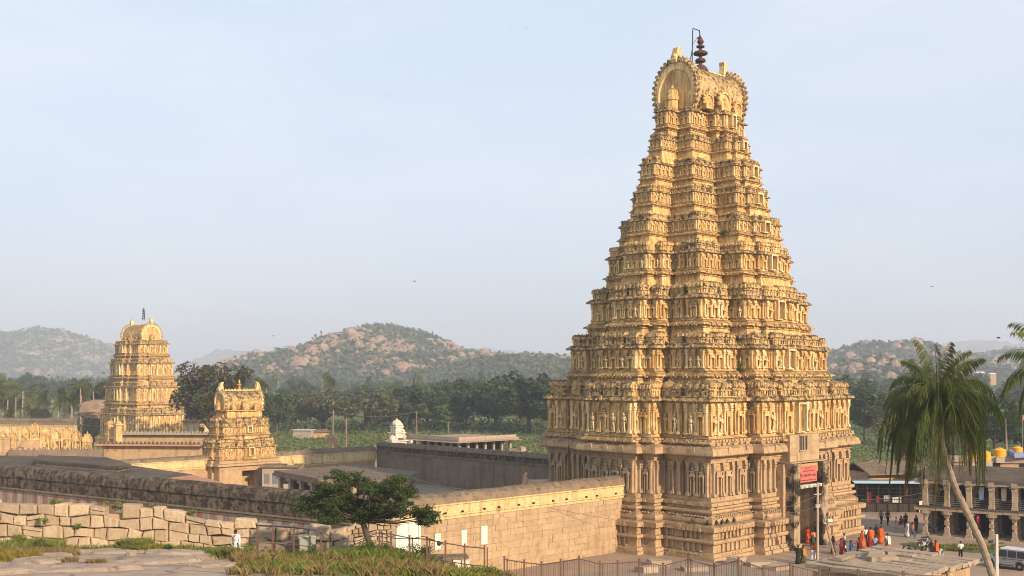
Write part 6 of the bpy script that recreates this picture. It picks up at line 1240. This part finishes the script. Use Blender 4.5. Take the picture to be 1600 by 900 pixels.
# the leaning coconut palm over the plaza
YP = 60.0; tr = [P(x, y, YP) for x, y in ((1562, 960), (1551, 900), (1534, 850), (1513, 805), (1494, 765), (1480, 725), (1471, 690), (1465, 650), (1462, 628))]; b0 = Vector((tr[0].x, tr[0].y, zgp(tr[0].x, tr[0].y) - .2)); tr[0] = b0
t = thing('coconut_palm', 'leaning coconut palm with a drooping windblown crown over the plaza', 'palm tree', b0); tm = MB(); pp = []
for p, q in zip(tr, tr[1:]):
    for i in range(8): pp.append(p.lerp(q, i / 8) - b0)
pp.append(tr[-1] - b0); tm.tube(pp, [.215 - .06 * i / len(pp) + (.012 if i % 2 else -.012) for i in range(len(pp))], 10); part('trunk', tm, M['palm_trunk'], t)
top = tr[-1] - b0
for i in range(84):
    u = (i / 84) ** .8; az = 2.399963 * i; el = math.radians(86 - 105 * u ** .8 + rng.uniform(-10, 10)); ln = rng.uniform(4.0, 5.2) * (.88 if u < .2 else 1 if u < .5 else 1.22)
    A = frond_geo(az, el, ln, (rng.uniform(.8, 1.4) if u < .16 else rng.uniform(2.2, 3.4)), 66, .95, .042, 0, .8 + .5 * u); A[:, :, :2] *= .80; A[:, :, 0] += .10 * (A[:, :, 2] + 2) * .35          # a breeze toward +x
    link('frond', quads('frond', A, M['palm_dry'] if i in (76, 80, 72, 83) else M['palm_leaf']), t, top + Vector((0, 0, rng.uniform(-.25, .1))))
part('coconuts', MB().ball((.25, -.2, -.35), .16, 8, 6).ball((-.2, -.25, -.4), .16, 8, 6).ball((.05, .3, -.4), .16, 8, 6), M['leaf_bright'], t, top)
b1 = P(1664, 960, 46); b1.z = zgp(b1.x, b1.y) - .2; tp = P(1656, 575, 46) - b1; t = thing('coconut_palm', 'second coconut palm whose fronds hang in past the tank roof', 'palm tree', b1); part('trunk', MB().tube([(0, 0, 0), tp * .5 + Vector((.15, 0, 0)), tp], [.24, .2, .17], 9), M['palm_trunk'], t)
for i in range(30):
    u = i / 30; A = frond_geo(2.399963 * i, math.radians(75 - 110 * u + rng.uniform(-8, 8)), rng.uniform(2.6, 3.2), 1.5 + .8 * u, 46, .7, .03, 0, .8); link('frond', quads('frond', A, M['palm_dry'] if u > .8 else M['palm_leaf']), t, tp)
# plants rooted in the great tower
for px, py, Y, s, lab in ((1131, 370, 110.2, 1.1, 'green bush rooted high in a recess of the great tower'), (1158, 580, 106.5, .8, 'small dark bush rooted on the second ledge of the great tower')): shrub(px, py, Y, s * 1.1, s * 1.3, 700, 'leaf', lab, P(px, py + 4, Y).z)

# ---------------------------------------------------------------- hills
HL = iter(('boulder-strewn central hill with green scrub rising behind the wood', 'low green slope joining the boulder hill to the great tower', 'rounded hazy grey hill behind the five-storey tower', 'rocky ridge of pale boulders behind the coconut palm', 'low reddish outcrop just beside the great tower above the field', 'small scrubby hill behind the second coconut palm', 'faint blue conical hill beyond the rocky ridge', 'faint blue ridge between the squat tower and the boulder hill', 'faint blue ridge peeping over the green slope'))
def hill(name, ridge, Y, D, mat, nb=0, bsize=(3, 9), scrub=0, big=0, seed=1, rough=3.0, foot=None, blab=None, leafs=5.0):
    """ridge: photo points of the skyline; D: half depth. A closed-backed mound with boulders and scrub on it"""
    r_ = np.random.default_rng(seed); xs = np.array([q[0] for q in ridge]); ys = np.array([q[1] for q in ridge]); x0, x1 = (xs[0] - 800) / F * Y, (xs[-1] - 800) / F * Y
    def hz(x, y):
        px = 800 + F * x / Y; rz_ = np.maximum(H - (np.interp(px, xs, ys) - HZ) / F * Y, -2.0); v = np.clip((y - Y) / D, -1, 1); pr = np.where(v < 0, 1 - np.abs(v) ** 1.5, 1 - np.abs(v) ** 2)
        w = sum(np.sin(x * fx + y * fy + ph) * am for fx, fy, ph, am in W_)
        return -2 + (rz_ + 2) * pr + w * rough * np.clip(pr * 2, 0, 1) * (pr < .97)
    W_ = [(r_.normal() * .03 * k, r_.normal() * .03 * k, r_.uniform(0, 6), .8 / k) for k in (1, 1, 2, 2, 3, 4, 5)]
    nu, nv = 90, 40; ux = np.linspace(x0, x1, nu); vy = np.linspace(Y - D, Y + D, nv); U_, V_ = np.meshgrid(ux, vy); Z_ = hz(U_, V_)
    vs_ = np.stack([U_, V_, Z_], -1).reshape(-1, 3); id_ = np.arange(nu * nv).reshape(nv, nu); f_ = np.stack([id_[:-1, :-1], id_[:-1, 1:], id_[1:, 1:], id_[1:, :-1]], -1).reshape(-1, 4)
    me = bpy.data.meshes.new(name); me.from_pydata(vs_.tolist(), [], f_.tolist()); me.polygons.foreach_set('use_smooth', [True] * len(f_)); me.materials.append(mat); o = tag(structure(link(name, me)), next(HL))
    if nb:
        cl_ = np.stack([r_.uniform(x0, x1, 26), Y - D * r_.uniform(-.02, .75, 26)], 1); cs_ = r_.uniform(.3, 1.5, 26); acc = MB(); st = random.getstate(); random.seed(seed)
        for i in range(nb):
            if r_.random() < .88: j_ = r_.integers(0, 26); c = cl_[j_] + r_.normal(0, 1, 2) * cs_[j_] * np.array([(x1 - x0) * .04, D * .10])
            else: c = np.array([r_.uniform(x0, x1), Y - D * r_.uniform(-.05, .85)])
            if not x0 < c[0] < x1 or c[1] < Y - D: continue
            z = float(hz(c[0], c[1])); s = bsize[0] * .55 + (bsize[1] - bsize[0] * .55) * r_.random() ** 2.2
            if z < 1: continue
            sx, sy, sz = s * r_.uniform(.7, 1.3), s * r_.uniform(.7, 1.2), s * r_.uniform(.55, 1.0)
            if i < big: part('boulder', MB().ball((0, 0, 0), (sx * 1.4, sy * 1.4, sz * 1.4), 9, 6, .12), M['boulder'], o, (c[0], c[1], z + sz * .5), r_.uniform(0, 3))
            else: acc.ball((c[0], c[1], z + sz * .25), (sx, sy, sz), 7, 5, .14)
        stuff(part('boulders', acc, M['boulder'], o)); random.setstate(st)
    if scrub:
        cx = r_.uniform(x0, x1, scrub); cy = Y - D * r_.uniform(-.05, .97, scrub); cz = hz(cx, cy); k = 6; C_ = np.repeat(np.stack([cx, cy, cz + 1.0], 1), k, 0) + r_.normal(0, 1, (scrub * k, 3)) * np.array([leafs * .7, leafs * .7, leafs * .3]); C_ = C_[C_[:, 2] > 0]
        stuff(link('scrub', quads('scrub', leaf_quads(C_, leafs, .8, .8), M['scrub']), o))
    return o
def hill_mat(name, c1, c2, sc, lo_=.42, hi_=.62):
    m = mat_new(name); g = N(m); geo = g.n('ShaderNodeNewGeometry'); pos = geo.outputs['Position']; n1 = g.noise(pos, sc, 6, .65); n2 = g.noise(pos, sc * 6, 5, .7); c = g.mix(g.ramp(n1, lo_, hi_), c1, c2); c = g.mix(g.ramp(n2, .45, .7, (0, 0, 0, 1), (.6,) * 3 + (1,)), c, tuple(x * .6 for x in c1)); g.finish(c, .95, n2, .6, 2.0, spec=.05); return m
HM = hill_mat('hill_scrub_rock', (.075, .085, .038), (.30, .20, .14), .012); HM2 = hill_mat('hill_rocky', (.10, .10, .06), (.36, .27, .20), .010, .36, .55); HM3 = hill_mat('hill_green', (.075, .095, .035), (.12, .13, .05), .010)
hill('hill', [(355, 600), (372, 575), (400, 566), (440, 556), (470, 552), (500, 544), (520, 533), (545, 521), (570, 515), (598, 511), (625, 515), (655, 521), (680, 530), (705, 541), (720, 550), (760, 556), (800, 560), (850, 562), (900, 570), (960, 600)], 1450, 420, HM, 2300, (2.8, 7.0), 4600, 110, 3, 3.0, leafs=6)
hill('hill', [(640, 592), (700, 575), (735, 566), (780, 560), (830, 561), (880, 563), (930, 570), (980, 590)], 1150, 180, HM3, 60, (2, 5), 2200, 0, 4, 1.5, leafs=5)
hill('hill', [(-160, 590), (-100, 560), (-40, 545), (0, 535), (25, 525), (50, 520), (80, 519), (105, 523), (130, 530), (150, 538), (172, 548), (200, 565), (240, 590)], 2900, 700, HM2, 1500, (4, 9), 5200, 0, 5, 6.0, leafs=11)
hill('hill', [(1240, 600), (1280, 566), (1305, 552), (1325, 547), (1350, 541), (1380, 544), (1398, 539), (1415, 543), (1435, 539), (1455, 548), (1480, 555), (1520, 560), (1560, 590)], 1500, 260, HM, 700, (2.5, 7), 5200, 60, 6, 3.0, leafs=6)
hill('hill', [(1270, 600), (1300, 572), (1330, 566), (1360, 562), (1385, 566), (1420, 580), (1450, 598)], 1000, 110, HM, 220, (3, 6), 1100, 40, 8, 2.0, leafs=4.5)
hill('hill', [(1440, 598), (1480, 574), (1510, 560), (1540, 553), (1570, 550), (1600, 556), (1660, 575), (1720, 598)], 2000, 300, HM, 700, (4, 9), 1500, 0, 9, 4.0, leafs=7)
far = hill_mat('hill_far', (.10, .105, .07), (.24, .19, .15), .006)
hill('hill', [(1380, 592), (1430, 570), (1470, 545), (1500, 534), (1520, 531), (1545, 534), (1575, 545), (1640, 570), (1720, 592)], 5200, 900, far, 0, (1, 2), 0, 0, 10, 10)
hill('hill', [(240, 590), (300, 572), (335, 560), (360, 549), (390, 548), (420, 550), (450, 546), (480, 556), (540, 575), (600, 590)], 5000, 900, far, 0, (1, 2), 0, 0, 11, 10)
hill('hill', [(660, 590), (710, 566), (730, 551), (745, 543), (770, 548), (800, 548), (830, 554), (860, 556), (885, 552), (920, 562), (960, 590)], 5400, 900, far, 0, (1, 2), 0, 0, 12, 10)
for k, (px, py, Y, w) in enumerate(((868, 578, 1100, 9), (876, 576, 1105, 7), (1530, 584, 900, 10), (1550, 586, 905, 7))): c = P(px, py, Y); t = thing('house', ('tiny white house on the slope beside the great tower', 'second tiny white house on the slope beside the great tower', 'white roof among the trees on the far slope behind the coconut palm', 'small pale roof beside the white roof on the far slope')[k], 'house', (c.x, c.y, c.z - 1)); part('wall_body', MB().box((0, 0, -3), (w * .7, 5, 9)), M['granite'], t); part('roof', MB().box((0, 0, 2.2), (w * .75, 6, 1.2), top=(.95, .2)), plain('roof_white%d' % k, (.55, .55, .55), .5), t)
# ---------------------------------------------------------------- birds, monkeys
bm_ = MB().ball((0, 0, 0), (.10, .30, .09), 7, 5); 
for s in (-1, 1): bm_.loft([[(s * .05, -.14, .02), (s * .05, .12, .02), (s * .05, .12, .05), (s * .05, -.14, .05)], [(s * .35, -.12, .14), (s * .35, .06, .14), (s * .35, .06, .16), (s * .35, -.12, .16)], [(s * .72, .02, .08), (s * .72, .08, .08), (s * .72, .08, .09), (s * .72, .02, .09)]])
bm_.box((0, .36, 0), (.16, .2, .02)); BM = bm_.mesh('bird', plain('bird_dark', (.02, .02, .022), .7))
for px, py, Y, s in ((609, 150, 190, .45), (648, 440, 190, .95), (427, 525, 210, .7), (1456, 448, 200, .7), (1560, 528, 150, .9), (822, 45, 200, .4), (797, 42, 205, .4), (402, 404, 260, .5), (1304, 319, 220, .5)):
    o = link('bird', BM, None, P(px, py, Y), random.uniform(0, 6), (s,) * 3); tag(o, 'small dark bird gliding in the open sky', 'bird', 'birds in the sky')
MK = skin('monkey', [(0, 0, .12, .11), (0, .02, .28, .10), (0, -.02, .40, .06), (0, -.06, .48, .075), (-.1, -.12, .18, .045), (-.1, -.2, .02, .035), (.1, -.12, .18, .045), (.1, -.2, .02, .035), (-.12, -.08, .3, .035), (-.1, -.2, .2, .025), (.12, -.08, .3, .035), (.1, -.2, .2, .025), (0, .16, .05, .03), (.1, .4, .02, .015)], [(0, 1), (1, 2), (2, 3), (0, 4), (4, 5), (0, 6), (6, 7), (1, 8), (8, 9), (1, 10), (10, 11), (0, 12), (12, 13)], 0); MK.materials[0] = plain('monkey_fur', (.07, .052, .04), .9, .1)
for k, (lx, ly, lz, r) in enumerate(((-13.9, -10.9, 3.3, .2), (-13.3, -11.55, 3.3, .5), (-12.4, -11.6, 3.3, -.3), (-11.6, -11.6, 3.3, .8), (-14.0, -9.2, 3.3, 1.2), (-10.4, -11.5, 3.3, .1), (-12.5, -11.7, 1.93, .3), (-10.9, -11.7, 1.93, .6))):
    w = CT + Vector((RV.x * lx + LV.x * ly, RV.y * lx + LV.y * ly, lz)); o = link('macaque', MK, None, w, TH + r, (1.1,) * 3); tag(o, 'brown monkey sitting on the plinth ledge of the great tower', 'monkey', 'monkeys on the tower plinth')
# ---------------------------------------------------------------- haze
m = mat_new('haze'); g = N(m); pv = g.n('ShaderNodeVolumePrincipled'); pv.inputs['Color'].default_value = (.76, .86, 1.0, 1); pv.inputs['Density'].default_value = 3.2e-4; pv.inputs['Anisotropy'].default_value = .0; oo = g.n('ShaderNodeOutputMaterial'); g.l(pv.outputs[0], oo.inputs['Volume'])
o = part('haze', MB().box((0, 4400, 147.2), (14400, 9800, 300)), m); stuff(o); o['label'] = 'pale morning haze over the plain'; o['category'] = 'haze'
